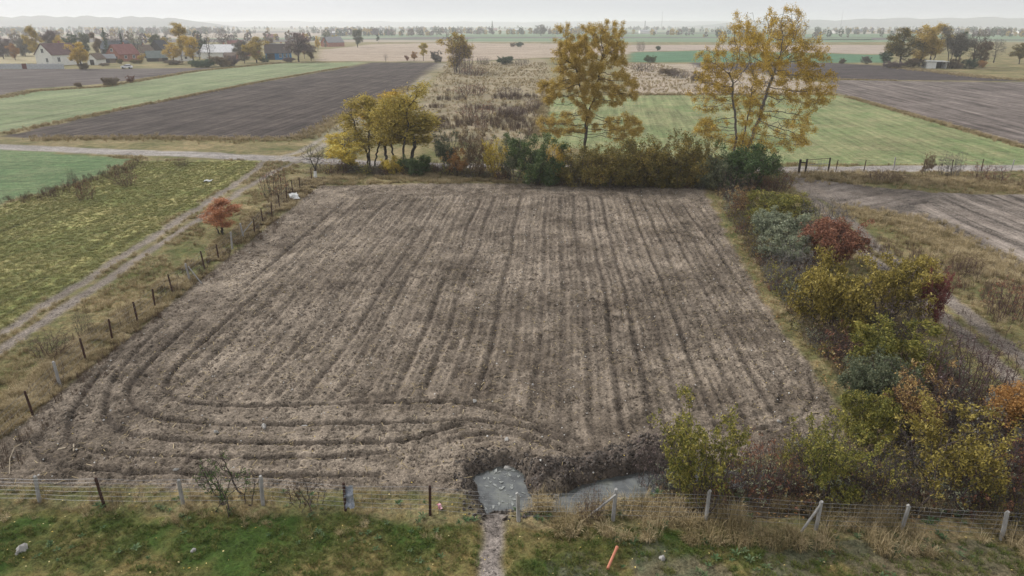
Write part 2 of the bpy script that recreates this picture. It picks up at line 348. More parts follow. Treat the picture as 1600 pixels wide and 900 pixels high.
# ------------------------------------------------------------------ plots: (object name, label, kind of ground, outline or line, half width, colours, bare soil?, row angle, row strength, row frequency)
def ang(p, q): return math.degrees(math.atan2(q[0]-p[0], q[1]-p[1]))
ROUGH = ((.105,.110,.042),(.270,.210,.115))
ZONES = [
 ('ground', None, None, ROUGH, 0, 0, 0, 1),
 ('meadow', 'mown yellow-green meadow beside the two rut track on the left', ('p',[(-44.16,80.55),(-29.96,80.96),(-28.24,74.17),(-28.20,62.83),(-27.50,42.61),(-27.14,33.01),(-26.71,24.76),(-51.35,42.35),(-46.38,53.15),(-45.29,58.97),(-43.97,69.27)]), ((.150,.170,.058),(.300,.262,.118)), 0, ang((-26.97,32.76),(-27.99,62.32)), .75, 1.1),
 ('grass_field', 'fresh green crop field below the lane on the far left', ('p',[(-97.11,85.25),(-72.40,90.50),(-65.97,88.52),(-44.79,81.79),(-44.33,69.89),(-45.78,59.66),(-48.80,39.96)]), ((.105,.165,.075),(.155,.195,.10)), 0, 80, .25, 1.5),
 ('ploughed_land', 'dark brown ploughed field beyond the lane on the left', ('p',[(-73.23,99.30),(-73.09,113.63),(-73.52,127.48),(-72.86,159.90),(-69.07,203.20),(-61.48,264.67),(-59.18,303.31),(-30.00,303.31),(-28.19,233.06),(-27.08,187.80),(-28.86,151.40),(-29.96,120.18),(-29.22,99.30),(-35.93,96.95),(-51.53,98.70),(-67.66,97.53)]), ((.048,.038,.034),(.090,.072,.063)), 1, ang((-51.53,98.70),(-35.73,249.64)), .7, 1.1),
 ('grass_field', 'long pale green strip field between two dark ploughed fields', ('p',[(-83.43,80.96),(-79.98,90.50),(-75.38,102.39),(-75.04,116.82),(-75.16,130.44),(-74.20,162.94),(-70.67,208.06),(-63.34,272.86),(-61.32,305.92),(-95.94,298.20),(-107.78,242.74),(-105.17,181.87),(-114.24,169.36),(-109.94,151.40),(-109.18,107.73)]), ((.150,.190,.095),(.220,.235,.140)), 0, ang((-74.60,129.44),(-63.34,272.86)), .35, .6),
 ('ploughed_land', 'dark ploughed field in front of the village houses', ('p',[(-116.36,115.20),(-114.00,131.46),(-116.94,161.40),(-119.95,178.12),(-110.65,191.96),(-110.01,247.88),(-111.14,264.67),(-151.54,258.83),(-183.76,256.94),(-245.66,249.64)]), ((.075,.060,.056),(.125,.105,.095)), 1, ang((-147.86,205.60),(-114.85,256.94)), .6, .5),
 ('stubble_field', 'pale stubble field behind the concrete panel fence', ('p',[(-349.55,394.02),(-264.42,402.90),(-194.29,300.73),(-210.88,295.70),(-259.34,290.84)]), ((.30,.25,.15),(.36,.31,.20)), 0, 80, .2, .3),
 ('stubble_field', 'wide tan stubble field behind the round tree', ('p',[(-85.29,314.06),(-120.60,453.99),(-113.59,587.48),(-55.45,628.39),(29.48,607.25),(92.96,568.94),(64.67,394.02),(15.46,347.89),(-22.18,311.30)]), ((.30,.235,.185),(.36,.29,.23)), 0, 75, .3, .25),
 ('fallow_land', 'overgrown fallow plot with dry straw grass beyond the hedge', ('p',[(-27.15,295.70),(-11.09,311.30),(15.48,334.79),(12.16,218.49),(3.41,96.95),(-13.83,93.09),(-18.36,139.02)]), ((.19,.165,.10),(.33,.265,.19)), 0, 0, 0, 1),
 ('grass_field', 'bright green mown field behind the two tall trees', ('p',[(3.20,95.82),(6.77,155.54),(26.80,159.90),(73.09,161.40),(73.55,154.13),(66.65,89.50),(65.90,69.58),(71.78,76.31),(58.47,77.80),(32.60,78.96),(15.03,80.15)]), ((.150,.195,.085),(.270,.255,.140)), 0, ang((62.14,83.05),(72.71,154.13)), .38, 1.1),
 ('fallow_land', 'rough straw coloured scrub strip behind the mown field', ('p',[(46.90,300.73),(75.21,290.84),(85.76,191.96),(73.76,162.94),(27.04,161.40)]), ((.25,.21,.15),(.42,.34,.28)), 0, 0, 0, 1),
 ('ploughed_land', 'nearly black ploughed strip before the grove on the right', ('p',[(75.67,303.31),(131.85,300.73),(147.29,274.99),(145.49,215.79),(144.53,200.85),(93.48,208.06),(68.57,264.67)]), ((.050,.041,.040),(.080,.066,.062)), 1, 80, .4, .5),
 ('ploughed_land', 'grey brown harrowed field right of the mown field', ('p',[(91.67,205.60),(142.14,197.43),(182.34,183.81),(65.03,61.82),(67.35,90.50),(74.76,155.54),(77.30,171.05)]), ((.115,.095,.085),(.185,.155,.138)), 1, ang((67.35,90.50),(74.76,155.54)), .8, .7),
 ('grass_field', 'emerald green winter crop strip far behind the tall trees', ('p',[(50.42,305.92),(67.61,412.19),(117.65,442.78),(197.64,377.36),(158.11,300.73),(132.96,303.31)]), ((.075,.150,.085),(.095,.175,.105)), 0, 80, .15, .3),
 ('stubble_field', 'tan stubble strip beyond the emerald crop', ('p',[(69.18,421.91),(92.96,568.94),(296.46,568.94),(201.85,385.51),(120.60,453.99)]), ((.30,.235,.195),(.35,.29,.245)), 0, 85, .2, .2),
 ('ploughed_land', 'pale ploughed field with curved drill lines on the right edge', ('p',[(34.59,63.61),(41.12,64.40),(48.36,63.35),(58.68,61.33),(32.03,30.84),(31.84,39.73),(31.62,45.87),(32.42,53.53),(33.06,58.29)]), ((.175,.145,.122),(.265,.225,.192)), 1, ang((31.84,39.73),(32.42,53.53)), .9, .9),
 ('bare_ground', 'churned bare earth where the right track turns in', ('p',BARE), ((.105,.086,.072),(.225,.192,.165)), 1, 60, .5, .7),
 ('lane', 'pale dirt lane crossing behind the hedge', ('l',ROAD,1.7), ((.25,.225,.205),(.34,.31,.285)), 1, 88, .3, .5),
 ('track', 'grassy lane ruts climbing beside the dark ploughed field', ('l2',LANE_A,LANE_B,.45), ((.24,.21,.17),(.32,.285,.24)), 1, 0, 0, 1),
 ('track', 'two wheel ruts through the meadow on the left', ('l2',TRK_A,TRK_B,.42), ((.165,.138,.114),(.255,.218,.186)), 1, 0, 0, 1),
 ('track', 'two wheel ruts running behind the right hedgerow', ('l2',RT_A,RT_B,.5), ((.155,.128,.106),(.245,.208,.176)), 1, 0, 0, 1),
 ('lawn', 'mossy green grass strip in front of the near fence', ('p',[(-25.32,18.34),(-15.64,18.38),(-13.45,18.25),(-8.44,18.34),(-5.44,18.16),(-2.68,17.79),(0.00,17.55),(6.12,17.55),(9.95,16.97),(15.73,16.69),(22.92,16.05),(15.29,8.78),(-19.11,8.78)]), ((.050,.080,.018),(.165,.135,.055)), 0, 0, 0, 1),
 ('ploughed_field', 'freshly drilled brown field with furrows inside the fences', ('p',FIELD), ((.112,.089,.068),(.275,.226,.176)), 1, RU, .35, 1.6),
 ('path', 'worn bare footpath leading to the muddy pit', ('l',PATH,.36), ((.19,.16,.14),(.29,.25,.22)), 1, 0, 0, 1),
]
LABEL0 = 'rough autumn grassland stretching to the hazy horizon'
def zone_eval(x, y):
    n = len(x); wx = x + (fbm(x,y,1.6,3,70)-.5)*(.9+.012*y); wy = y + (fbm(x,y,1.6,3,75)-.5)*(.9+.012*y)
    col = np.zeros((n,3)); soil = np.zeros(n); row = np.zeros((n,3)); zid = np.zeros(n,int)
    big = fbm(x,y,3.5,4,80); fin = fbm(x,y,.7,3,85)
    for zi, (nm, lb, shp, cc, so, ra, rs, rf) in enumerate(ZONES):
        if shp is None: W = np.ones(n); sel = slice(None)
        else:
            pts = np.array(shp[1] + (shp[2] if shp[0] == 'l2' else [])); mg = 3+.02*y.max()
            sel = np.where((x > pts[:,0].min()-mg)&(x < pts[:,0].max()+mg)&(y > pts[:,1].min()-mg)&(y < pts[:,1].max()+mg))[0]
            if len(sel) == 0: continue
            xx, yy = wx[sel], wy[sel]; soft = .10+.004*y[sel]
            if nm in ('ploughed_field','lawn','path','track','lane'): kk = .5 if nm in ('ploughed_field','lawn','path') else .3; xx = x[sel]+(xx-x[sel])*kk; yy = y[sel]+(yy-y[sel])*kk
            if shp[0] == 'p': s = poly_sd(xx, yy, shp[1])
            elif shp[0] == 'l': s = shp[2] - seg_dist(xx, yy, shp[1])
            else: s = shp[3] - np.minimum(seg_dist(xx, yy, shp[1]), seg_dist(xx, yy, shp[2]))
            W = sstep(-soft, soft, s)
        t = np.clip((big[sel]*.6+fin[sel]*.4-.5)*2.4+.5, 0, 1)[:,None]
        if nm == 'lawn': t = np.clip((fbm(x[sel],y[sel],1.6,4,90)-.5)*3.5+.45, 0, 1)[:,None]
        c = np.array(cc[0])*(1-t) + np.array(cc[1])*t
        col[sel] = col[sel]*(1-W[:,None]) + c*W[:,None]; soil[sel] = soil[sel]*(1-W) + so*W
        u, v = rows(x[sel], y[sel], ra); q = np.stack([u*rf, v*.04*rf, np.full(len(u), rs)], 1)
        m = W > .5; si = np.arange(n)[sel]; row[si[m]] = q[m]; zid[si[m]] = zi
    # wet dark mud round the pit and along the ditch, greyer film on the path edges
    near = (y < 34)&(x > -8)&(x < 30)
    i = np.where(near)[0]
    if len(i):
        X, Y = x[i], y[i]; wb = (fbm(X,Y,.9,4,95)-.5)*2.2
        mud = np.maximum(1-sstep(.35,1.0,seg_dist(X,Y,BANK)+wb*.7), .8*(1-sstep(.0,.7,-poly_sd(X,Y,PIT)+wb*.6)))
        mud = np.maximum(mud, .9*(1-sstep(.5,1.1,seg_dist(X,Y,DITCH)+wb*.5)))
        col[i] = col[i]*(1-mud[:,None]) + (np.array((.062,.050,.042))+np.array((.085,.068,.056))*fbm(X,Y,.5,3,98)[:,None]**1.5)*mud[:,None]; soil[i] = np.maximum(soil[i], mud)
    i = np.where((x > 4)&(x < 34)&(y > 18)&(y < 70)&(soil < .5)&(zid == 0))[0]
    if len(i):                      # leaf mould under the hedgerow, shade below the shrubs painted into its colour
        X, Y = x[i], y[i]; sf = poly_sd(X,Y,FIELD)+(fbm(X,Y,1.2,3,88)-.5)*1.6; wd_ = 1.6+np.clip((62-Y)*.09,0,3.6)
        q = (sstep(-.6,-1.5,sf)*sstep(-1.8-wd_,-.8-wd_,sf))[:,None]*.85; col[i] = col[i]*(1-q)+np.array((.062,.045,.032))*q
    i = np.where((y < 17.5)&(x > 1)&(zid == len(ZONES)-3))[0]
    if len(i):
        X, Y = x[i], y[i]; q = sstep(.45,.62,fbm(X,Y,1.3,4,99)+(16.4-Y)*.16)[:,None]*.45; col[i] = col[i]*(1-q)+np.array((.165,.14,.12))*q; soil[i] = np.maximum(soil[i], q[:,0])
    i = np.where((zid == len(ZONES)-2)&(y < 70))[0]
    if len(i):  # damp furrow and rut centres, groove shade painted into the soil colour
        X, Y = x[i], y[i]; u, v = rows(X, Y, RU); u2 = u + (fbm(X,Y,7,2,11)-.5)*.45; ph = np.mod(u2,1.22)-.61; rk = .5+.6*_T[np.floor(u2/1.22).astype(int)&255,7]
        groove_dk = .65*rk*np.exp(-(ph/.13)**2)*sstep(0,.5,poly_sd(X,Y,INNER))
        for k, c in enumerate(HEAD): groove_dk = np.maximum(groove_dk, (.3 if k > 5 else .8*sstep(0,6,np.hypot(X-c[0][0],Y-c[0][1])))*np.exp(-((seg_dist(X,Y,c)+(fbm(X,Y,.8,2,30+k)-.5)*.12)/.14)**2))
        groove_dk = np.clip(groove_dk*(.4+1.1*fbm(X,Y,1.2,2,97)), 0, .75)[:,None]; col[i] = col[i]*(1-groove_dk) + np.array((.075,.060,.049))*groove_dk
    return col, soil, row, zid
ACC = {}
def add_grid(xs, ys, hole, zfun):
    X, Y = np.meshgrid(xs, ys); nx, ny = len(xs), len(ys); x = X.ravel(); y = Y.ravel()
    col, soil, row, zid = zone_eval(x, y); z = zfun(x, y)
    V = np.stack([x,y,z],1)
    i = np.arange(nx*ny).reshape(ny,nx); F = np.stack([i[:-1,:-1],i[:-1,1:],i[1:,1:],i[1:,:-1]],-1).reshape(-1,4)
    cx = x[F].mean(1); cy = y[F].mean(1)
    if hole is not None:
        x0,x1,y0,y1 = hole; keep = ~((cx > x0)&(cx < x1)&(cy > y0)&(cy < y1)); F = F[keep]
    fz = np.sort(zid[F],1)[:,1]
    for k in np.unique(fz):
        f = F[fz == k]; used, inv = np.unique(f, return_inverse=True)
        ACC.setdefault(int(k), []).append((V[used], inv.reshape(-1,4), col[used], soil[used], row[used]))
def grow_steps(a, b, fn):
    o = [a]
    while o[-1] < b: o.append(o[-1] + fn(o[-1]))
    o[-1] = b; return np.array(o)
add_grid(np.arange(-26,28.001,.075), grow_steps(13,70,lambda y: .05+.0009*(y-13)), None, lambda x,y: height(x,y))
m1z = lambda x,y: np.where((x > -26)&(x < 28)&(y > 13)&(y < 70), -.06, np.where((y > 94.5)|(np.abs(x) > 85.5)|(y < 6.5), 0, height_mid(x,y)))
add_grid(np.arange(-86,86.01,.27), grow_steps(6,95,lambda y: .25), (-25.5,27.5,13.5,69.5), m1z)
flat = lambda x,y: np.zeros(len(x)) - .0
add_grid(np.arange(-190,190.1,.95), grow_steps(95,220,lambda y: max(.35,y*y/30000)), None, flat)
add_grid(np.arange(-530,530.1,2.65), grow_steps(220,660,lambda y: y*y/30000), None, flat)
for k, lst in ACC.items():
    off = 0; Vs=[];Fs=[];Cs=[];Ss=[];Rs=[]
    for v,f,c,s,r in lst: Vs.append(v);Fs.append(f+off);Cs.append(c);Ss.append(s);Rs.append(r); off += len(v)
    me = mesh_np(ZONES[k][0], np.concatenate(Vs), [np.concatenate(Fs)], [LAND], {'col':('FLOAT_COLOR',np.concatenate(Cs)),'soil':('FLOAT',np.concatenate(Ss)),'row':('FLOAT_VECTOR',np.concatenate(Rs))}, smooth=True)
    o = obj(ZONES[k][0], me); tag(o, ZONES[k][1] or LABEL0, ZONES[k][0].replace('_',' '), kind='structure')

# far country: patchwork of fields out to the horizon
def far_material():
    m, nt, b = new_mat('far_country'); b.inputs['Roughness'].default_value = 1
    g = nt.nodes.new('ShaderNodeNewGeometry'); mp = nt.nodes.new('ShaderNodeMapping'); mp.inputs['Scale'].default_value = (.0022,.0075,1); mp.inputs['Rotation'].default_value = (0,0,.12)
    L(nt, g.outputs['Position'], mp.inputs['Vector'])
    v = nt.nodes.new('ShaderNodeTexVoronoi'); v.inputs['Scale'].default_value = 1.0; L(nt, mp.outputs[0], v.inputs['Vector'])
    sx = nt.nodes.new('ShaderNodeSeparateXYZ'); L(nt, v.outputs['Color'], sx.inputs[0])
    c = ramp(nt, sx.outputs[0], [(.0,(.11,.17,.085)),(.25,(.30,.25,.19)),(.45,(.09,.075,.07)),(.6,(.14,.20,.11)),(.8,(.33,.27,.21)),(1,(.19,.19,.11))])
    c.node.color_ramp.interpolation = 'CONSTANT'
    n = noise(nt, g.outputs['Position'], .03, 4); c = mixrgb(nt, 1.0, c, ramp(nt, n, [(.3,(.75,.75,.75)),(.7,(1.2,1.2,1.2))]), 'MULTIPLY')
    L(nt, c, b.inputs['Base Color']); return m
FAR = far_material()
def ring(x0,x1,y0,y1,X0,X1,Y0,Y1,z):
    V = [(X0,Y0,z),(X1,Y0,z),(X1,Y1,z),(X0,Y1,z),(x0,y0,z),(x1,y0,z),(x1,y1,z),(x0,y1,z)]
    return V, [(0,1,5,4),(1,2,6,5),(2,3,7,6),(3,0,4,7)]
mb = MB(); mb.add([(-9000,660,0),(9000,660,0),(9000,9000,0),(-9000,9000,0)],[(0,1,2,3)])
mb.add([(-9000,220,0),(-530,220,0),(-530,660,0),(-9000,660,0)],[(0,1,2,3)]); mb.add([(530,220,0),(9000,220,0),(9000,660,0),(530,660,0)],[(0,1,2,3)])
tag(mb.build('terrain', FAR), 'hazy patchwork of distant fields', 'fields', kind='structure')
EARTH = plain('plain_grassland', (.12,.115,.055), (.21,.175,.10), .6, .95, .3)
mb = MB()
for a in [(-9000,95,-190,220),(190,95,9000,220),(-9000,6,-86,95),(86,6,9000,95),(-9000,-9000,9000,6)]:
    mb.add([(a[0],a[1],0),(a[2],a[1],0),(a[2],a[3],0),(a[0],a[3],0)],[(0,1,2,3)])
tag(mb.build('terrain', EARTH), 'grassland to either side of the fields', 'grassland', kind='structure')
def far_band(label, cat, pts, c1, c2, z=.05):
    me = bpy.data.meshes.new('field'); me.from_pydata([(x,y,z) for x,y in pts], [], [tuple(range(len(pts)))]); me.materials.append(plain('far_'+cat.replace(' ','_'), c1, c2, .02, .95, 0))
    tag(obj(cat.replace(' ','_'), me), label, cat, kind='structure')
far_band('distant green field band behind the round tree', 'grass field', [(-60,680),(330,660.5),(420,850),(-40,840)], (.11,.17,.09),(.14,.20,.11))
far_band('distant dark ploughed band behind the right grove', 'ploughed land', [(230,760),(700,700),(720,760),(235,800)], (.07,.06,.058),(.09,.075,.07))
far_band('distant green band right of the grove', 'grass field', [(470,662),(900,662),(940,760),(500,720)], (.09,.17,.10),(.11,.19,.12))

# low wooded hills on the skyline
HILLM = plain('wooded_hill', (.045,.052,.04), (.10,.095,.07), .012, 1, 0)
def hill(label, x0, x1, y, prof, depth=500):
    n = 60; V = []; F = []
    for i in range(n+1):
        t = i/n; x = x0+(x1-x0)*t; h = float(np.interp(t, [p[0] for p in prof], [p[1] for p in prof])) * (1+.08*math.sin(i*2.1)+.06*math.sin(i*.9+1))
        for k, (dy, hz) in enumerate([(-depth*.5,-1.0),(-depth*.25,h*.55),(0,h),(depth*.4,h*.7),(depth,-1.0)]): V.append((x, y+dy, hz))
    for i in range(n):
        for k in range(4): a = i*5+k; F.append((a,a+5,a+6,a+1))
    me = bpy.data.meshes.new('hill'); me.from_pydata(V,[],F); me.materials.append(HILLM)
    for p in me.polygons: p.use_smooth = True
    tag(obj('hill', me), label, 'hill', kind='structure')
hill('low wooded ridge on the skyline above the village', -3100, -1270, 3100, [(0,18),(.12,25),(.3,30),(.34,42),(.6,47),(.9,42),(.97,22),(1,0)])
hill('long wooded ridge on the skyline at the right', 900, 5600, 4000, [(0,0),(.08,32),(.3,48),(.6,50),(1,46)])
hill('faint flat woodland along the middle skyline', -3600, 3300, 6000, [(0,32),(.2,40),(.5,34),(.8,42),(1,32)])
hill('faint wooded rise at the left skyline', -6200, -2300, 4900, [(0,34),(.3,42),(.7,34),(1,0)])

# ------------------------------------------------------------------ water
def water_mat():
    m, nt, b = new_mat('murky_water'); b.inputs['Roughness'].default_value = .04; b.inputs['Specular IOR Level'].default_value = .9
    g = nt.nodes.new('ShaderNodeNewGeometry'); n = noise(nt, g.outputs['Position'], 1.8, 5, .65)
    L(nt, ramp(nt, n, [(.32,(.030,.031,.029)),(.48,(.075,.080,.078)),(.7,(.15,.155,.13))]), b.inputs['Base Color'])
    bump(nt, b, noise(nt, g.outputs['Position'], 7, 3), .25, .03); return m
WATER = water_mat()
def sheet(name, pts, z, mat, label, cat):
    me = bpy.data.meshes.new(name); me.from_pydata([(x,y,z) for x,y in pts], [], [tuple(range(len(pts)))]); me.materials.append(mat)
    return tag(obj(name, me), label, cat, kind='structure')
pc = np.mean(PIT,0); pp = [tuple(pc + (np.array(p)-pc)*1.75) for p in PIT]
sheet('water', pp[::-1], -.23, WATER, 'murky grey puddle filling the dug pit by the near fence', 'puddle')
dl = []; dr_ = []; DW = [tuple(np.array(DITCH[0])*2-np.array(DITCH[1]))]+DITCH
for i, p in enumerate(DW):
    a = np.array(DW[max(i-1,0)]); b = np.array(DW[min(i+1,len(DW)-1)]); t = (b-a)/np.linalg.norm(b-a); nrm = np.array([-t[1],t[0]])
    dl.append(tuple(np.array(p)+nrm*1.5)); dr_.append(tuple(np.array(p)-nrm*1.5))
me = bpy.data.meshes.new('water'); nn = len(DW); me.from_pydata([(x,y,-.25) for x,y in dl+dr_],[],[(i,nn+i,nn+i+1,i+1) for i in range(nn-1)]); me.materials.append(WATER)
tag(obj('water', me), 'grey standing water in the ditch beside the heaped mud', 'ditch water', kind='structure')
# ------------------------------------------------------------------ plants: branches grown toward points spread through the crown
def unit(v): return v/(np.linalg.norm(v, axis=-1, keepdims=True)+1e-9)
def colonize(rg, roots, att, step, infl, kill, iters=90, up=.08, jit=.18, rise=None):
    base = np.mean(np.array(roots,float),0) - np.array([0,0,step*.8]); pos = [base]; par = [-1]; ncs = [9]; last = [None]
    for r in roots: pos.append(np.array(r, float)); par.append(0); ncs.append(0); last.append(None)
    for ri in range(len(roots)):           # bare stems up into the crown
        cur = ri+1; way = [np.array(q, float) for q in rise[ri]] if rise is not None else [att[rg.integers(len(att))]]
        for tgt in way:
            for _ in range(60):
                p = pos[cur]
                if np.linalg.norm(tgt-p) < step*1.2 or (rise is None and np.min(np.linalg.norm(att-p,axis=1)) < infl*.4): break
                d = unit(unit(tgt-p) + rg.normal(0,jit*.8,3)); pos.append(p+d*step); par.append(cur); ncs.append(0); last.append(None); cur = len(pos)-1
    P = np.array(pos); D = np.linalg.norm(att[:,None]-P[None],axis=2); near = D.argmin(1); nd = D.min(1)
    for it in range(iters):
        act = nd < infl
        if not act.any() or len(att) == 0: break
        idx = near[act]; dirs = unit(att[act]-np.array(pos)[idx]); newi = []
        s = {}
        for k, d in zip(idx, dirs): s[k] = s.get(k, 0) + d
        for k, d in s.items():
            if ncs[k] >= 4: continue
            d = unit(unit(d) + np.array([0,0,up]) + rg.normal(0,jit,3)); q = pos[k]+d*step
            if last[k] is not None and np.linalg.norm(q-last[k]) < step*.35: ncs[k] += 1; continue
            pos.append(q); par.append(k); ncs.append(0); last.append(None); ncs[k] += 1; last[k] = q; newi.append(len(pos)-1)
        if not newi: break
        Q = np.array([pos[i] for i in newi]); D = np.linalg.norm(att[:,None]-Q[None],axis=2); m = D.min(1); b = m < nd
        near[b] = np.array(newi)[D.argmin(1)[b]]; nd[b] = m[b]
        keep = nd > kill; att = att[keep]; near = near[keep]; nd = nd[keep]
    return np.array(pos), np.array(par)
def radii(par, r0, e=2.3):
    n = len(par); acc = np.zeros(n); kids = np.zeros(n,int)
    for i in range(n-1,-1,-1):
        if kids[i] == 0: acc[i] = r0**e
        if par[i] >= 0: acc[par[i]] += acc[i]; kids[par[i]] += 1
    return acc**(1/e), kids
def wood(pos, par, rad, thick):
    Vs = []; Fs = []; off = 0
    i = np.where(par >= 0)[0]; ra = np.minimum(rad[par[i]], rad[i]*1.5); rb = rad[i]; A = pos[par[i]]; B = pos[i]
    for sides, m in ((6, rb > thick), (3, rb <= thick)):
        if not m.any(): continue
        a, b, r1, r2 = A[m], B[m], ra[m], rb[m]; d = unit(b-a); ref = np.where(np.abs(d[:,2:3]) > .9, np.array([[1,.1,0]]), np.array([[.1,.2,1]]))
        u = unit(np.cross(d,ref)); v = np.cross(d,u); n = len(a)
        th = 2*np.pi*np.arange(sides)/sides; cs = np.cos(th)[None,:,None]; sn = np.sin(th)[None,:,None]
        o = u[:,None]*cs + v[:,None]*sn
        b2 = b + d*r2[:,None]*.4
        V = np.concatenate([a[:,None]+o*r1[:,None,None], b2[:,None]+o*r2[:,None,None]],1).reshape(-1,3)
        k = np.arange(sides); k2 = (k+1)%sides; q = np.stack([k,k2,k2+sides,k+sides],1)
        F = (np.arange(n)[:,None,None]*2*sides + q[None]).reshape(-1,4) + off
        Vs.append(V); Fs.append(F); off += len(V)
    return np.concatenate(Vs), np.concatenate(Fs)
def leaves(rg, pts, n, sig, size, flat=.0, aspect=.6, lump=None, ls=7, tri=False):
    if lump is not None:       # thin the crown in patches
        q = pts/lump; w_ = vn(q[:,0]+q[:,2]*.7, q[:,1]-q[:,2]*.6, ls); pr = np.clip((w_-.28)*2.5, .03, 1)
        pts = pts[rg.random(len(pts)) < pr] if (rg.random(len(pts)) < pr).any() else pts
    k_ = max(1,n//8); cc = pts[rg.integers(len(pts), size=k_)] + rg.normal(0,sig*.7,(k_,3)); c = cc[rg.integers(k_, size=n)] + rg.normal(0,sig*.7,(n,3))
    u = unit(rg.normal(0,1,(n,3))*np.array([1,1,1-flat])); v = unit(np.cross(u, rg.normal(0,1,(n,3))))
    s = size*rg.uniform(.6,1.35,(n,1)); nrm = np.cross(u,v)*s*.15
    if tri:
        V = np.stack([c-u*s*.5-v*s*.28, c-u*s*.5+v*s*.28, c+u*s*.6],1).reshape(-1,3); return V, np.arange(3*n).reshape(-1,3)
    V = np.stack([c-u*s*.5, c+v*s*.5*aspect+nrm, c+u*s*.5, c-v*s*.5*aspect+nrm],1).reshape(-1,3)
    return V, np.arange(4*n).reshape(-1,4)
BARK = plain('bark', (.035,.030,.026), (.10,.088,.076), 9, .95, .5, stretch=(1,1,.25))
BARKP = plain('pale_bark', (.10,.09,.08), (.24,.22,.20), 9, .95, .5, stretch=(1,1,.25))
TWIG = plain('twig', (.045,.034,.030), (.115,.092,.084), 5, .95, 0)
TWIGR = plain('red_twig', (.060,.032,.030), (.13,.085,.078), 5, .95, 0)
TWIGG = plain('grey_twig', (.075,.066,.064), (.17,.155,.15), 5, .95, 0)
LM = {
 'gold': leaf_mat('gold_leaves', [(.26,.19,.035),(.52,.36,.06),(.70,.48,.09),(.72,.58,.22)]),
 'golive': leaf_mat('olive_gold_leaves', [(.20,.165,.04),(.38,.28,.06),(.56,.39,.09),(.62,.47,.17)], 1.0),
 'hgold': leaf_mat('hedge_gold_leaves', [(.09,.075,.022),(.21,.17,.04),(.40,.315,.075),(.55,.44,.15)], 2.2),
 'hgreen': leaf_mat('hedge_olive_leaves', [(.055,.065,.018),(.14,.145,.034),(.28,.25,.055),(.46,.38,.10)], 2.2),
 'wgold': leaf_mat('willow_leaves', [(.19,.17,.045),(.36,.29,.065),(.52,.40,.09),(.60,.47,.15)]),
 'yellow': leaf_mat('yellow_leaves', [(0.203,0.189,0.043),(0.522,0.392,0.058),(0.720,0.536,0.087),(0.720,0.681,0.246)]),
 'ygreen': leaf_mat('yellow_green_leaves', [(0.102,0.123,0.029),(0.246,0.246,0.051),(0.435,0.392,0.087),(0.580,0.478,0.145)]),
 'olive': leaf_mat('olive_leaves', [(.045,.045,.014),(.12,.105,.028),(.23,.18,.045),(.42,.30,.08)], 1.6),
 'green': leaf_mat('green_leaves', [(0.032,0.061,0.020),(0.065,0.109,0.036),(0.116,0.160,0.058),(0.203,0.217,0.087)]),
 'dgreen': leaf_mat('dark_green_leaves', [(0.020,0.043,0.020),(0.043,0.080,0.038),(0.072,0.116,0.058),(0.116,0.160,0.087)]),
 'sage': leaf_mat('sage_leaves', [(0.116,0.138,0.087),(0.217,0.246,0.160),(0.348,0.362,0.246),(0.522,0.507,0.319)]),
 'blueg': leaf_mat('blue_green_leaves', [(.05,.065,.038),(.10,.12,.07),(.16,.175,.10),(.26,.25,.13)]),
 'orange': leaf_mat('orange_leaves', [(.20,.10,.035),(.36,.18,.055),(.48,.27,.09),(.54,.36,.15)]),
 'salmon': leaf_mat('salmon_leaves', [(.26,.10,.05),(.44,.19,.09),(.58,.29,.15)]),
 'russet': leaf_mat('russet_leaves', [(0.087,0.043,0.029),(0.203,0.087,0.058),(0.319,0.145,0.087),(0.406,0.232,0.131)]),
 'brown': leaf_mat('brown_leaves', [(0.065,0.049,0.035),(0.145,0.104,0.065),(0.232,0.167,0.102),(0.348,0.261,0.160)]),
 'fleck': leaf_mat('pale_fleck_leaves', [(0.072,0.043,0.032),(0.131,0.072,0.043),(0.493,0.319,0.116),(0.720,0.652,0.348)]),
 'crimson': leaf_mat('crimson_leaves', [(.09,.025,.025),(.19,.05,.05),(.27,.11,.09)]),
 'grey': leaf_mat('grey_leaves', [(0.109,0.099,0.084),(0.189,0.174,0.145),(0.290,0.268,0.217)]),
 'mauve': leaf_mat('mauve_leaves', [(0.109,0.080,0.080),(0.203,0.152,0.145),(0.290,0.225,0.210)]),
}
def ell(rg, n, c, r, zmin=None, hollow=.0):
    p = unit(rg.normal(0,1,(n,3)))*((rg.random((n,1))*(1-hollow)+hollow)**(1/3)); p = p*np.array(r)+np.array(c)
    return p if zmin is None else p[p[:,2] > zmin]
def plant_meshes(name, seed, roots, att, step, infl, kill, r0, nleaf, sig, lsize, thick, e=2.3, up=.08, jit=.18, rise=None, lump=None, leafr=3.0, flat=.0, tri=False):
    rg = np.random.default_rng(seed); pos, par = colonize(rg, roots, att(rg), step, infl, kill, 110, up, jit, rise)
    rad, kids = radii(par, r0, e); V, F = wood(pos, par, rad, thick)
    mw = mesh_np(name+'_wood', V, [F], [BARK], smooth=True); ml = None
    if nleaf:
        tips = pos[rad < r0*leafr]; V, F = leaves(rg, tips, nleaf, sig, lsize, flat, lump=lump, ls=seed, tri=tri); ml = mesh_np(name+'_leaf', V, [F], [LM['gold']])
    return mw, ml
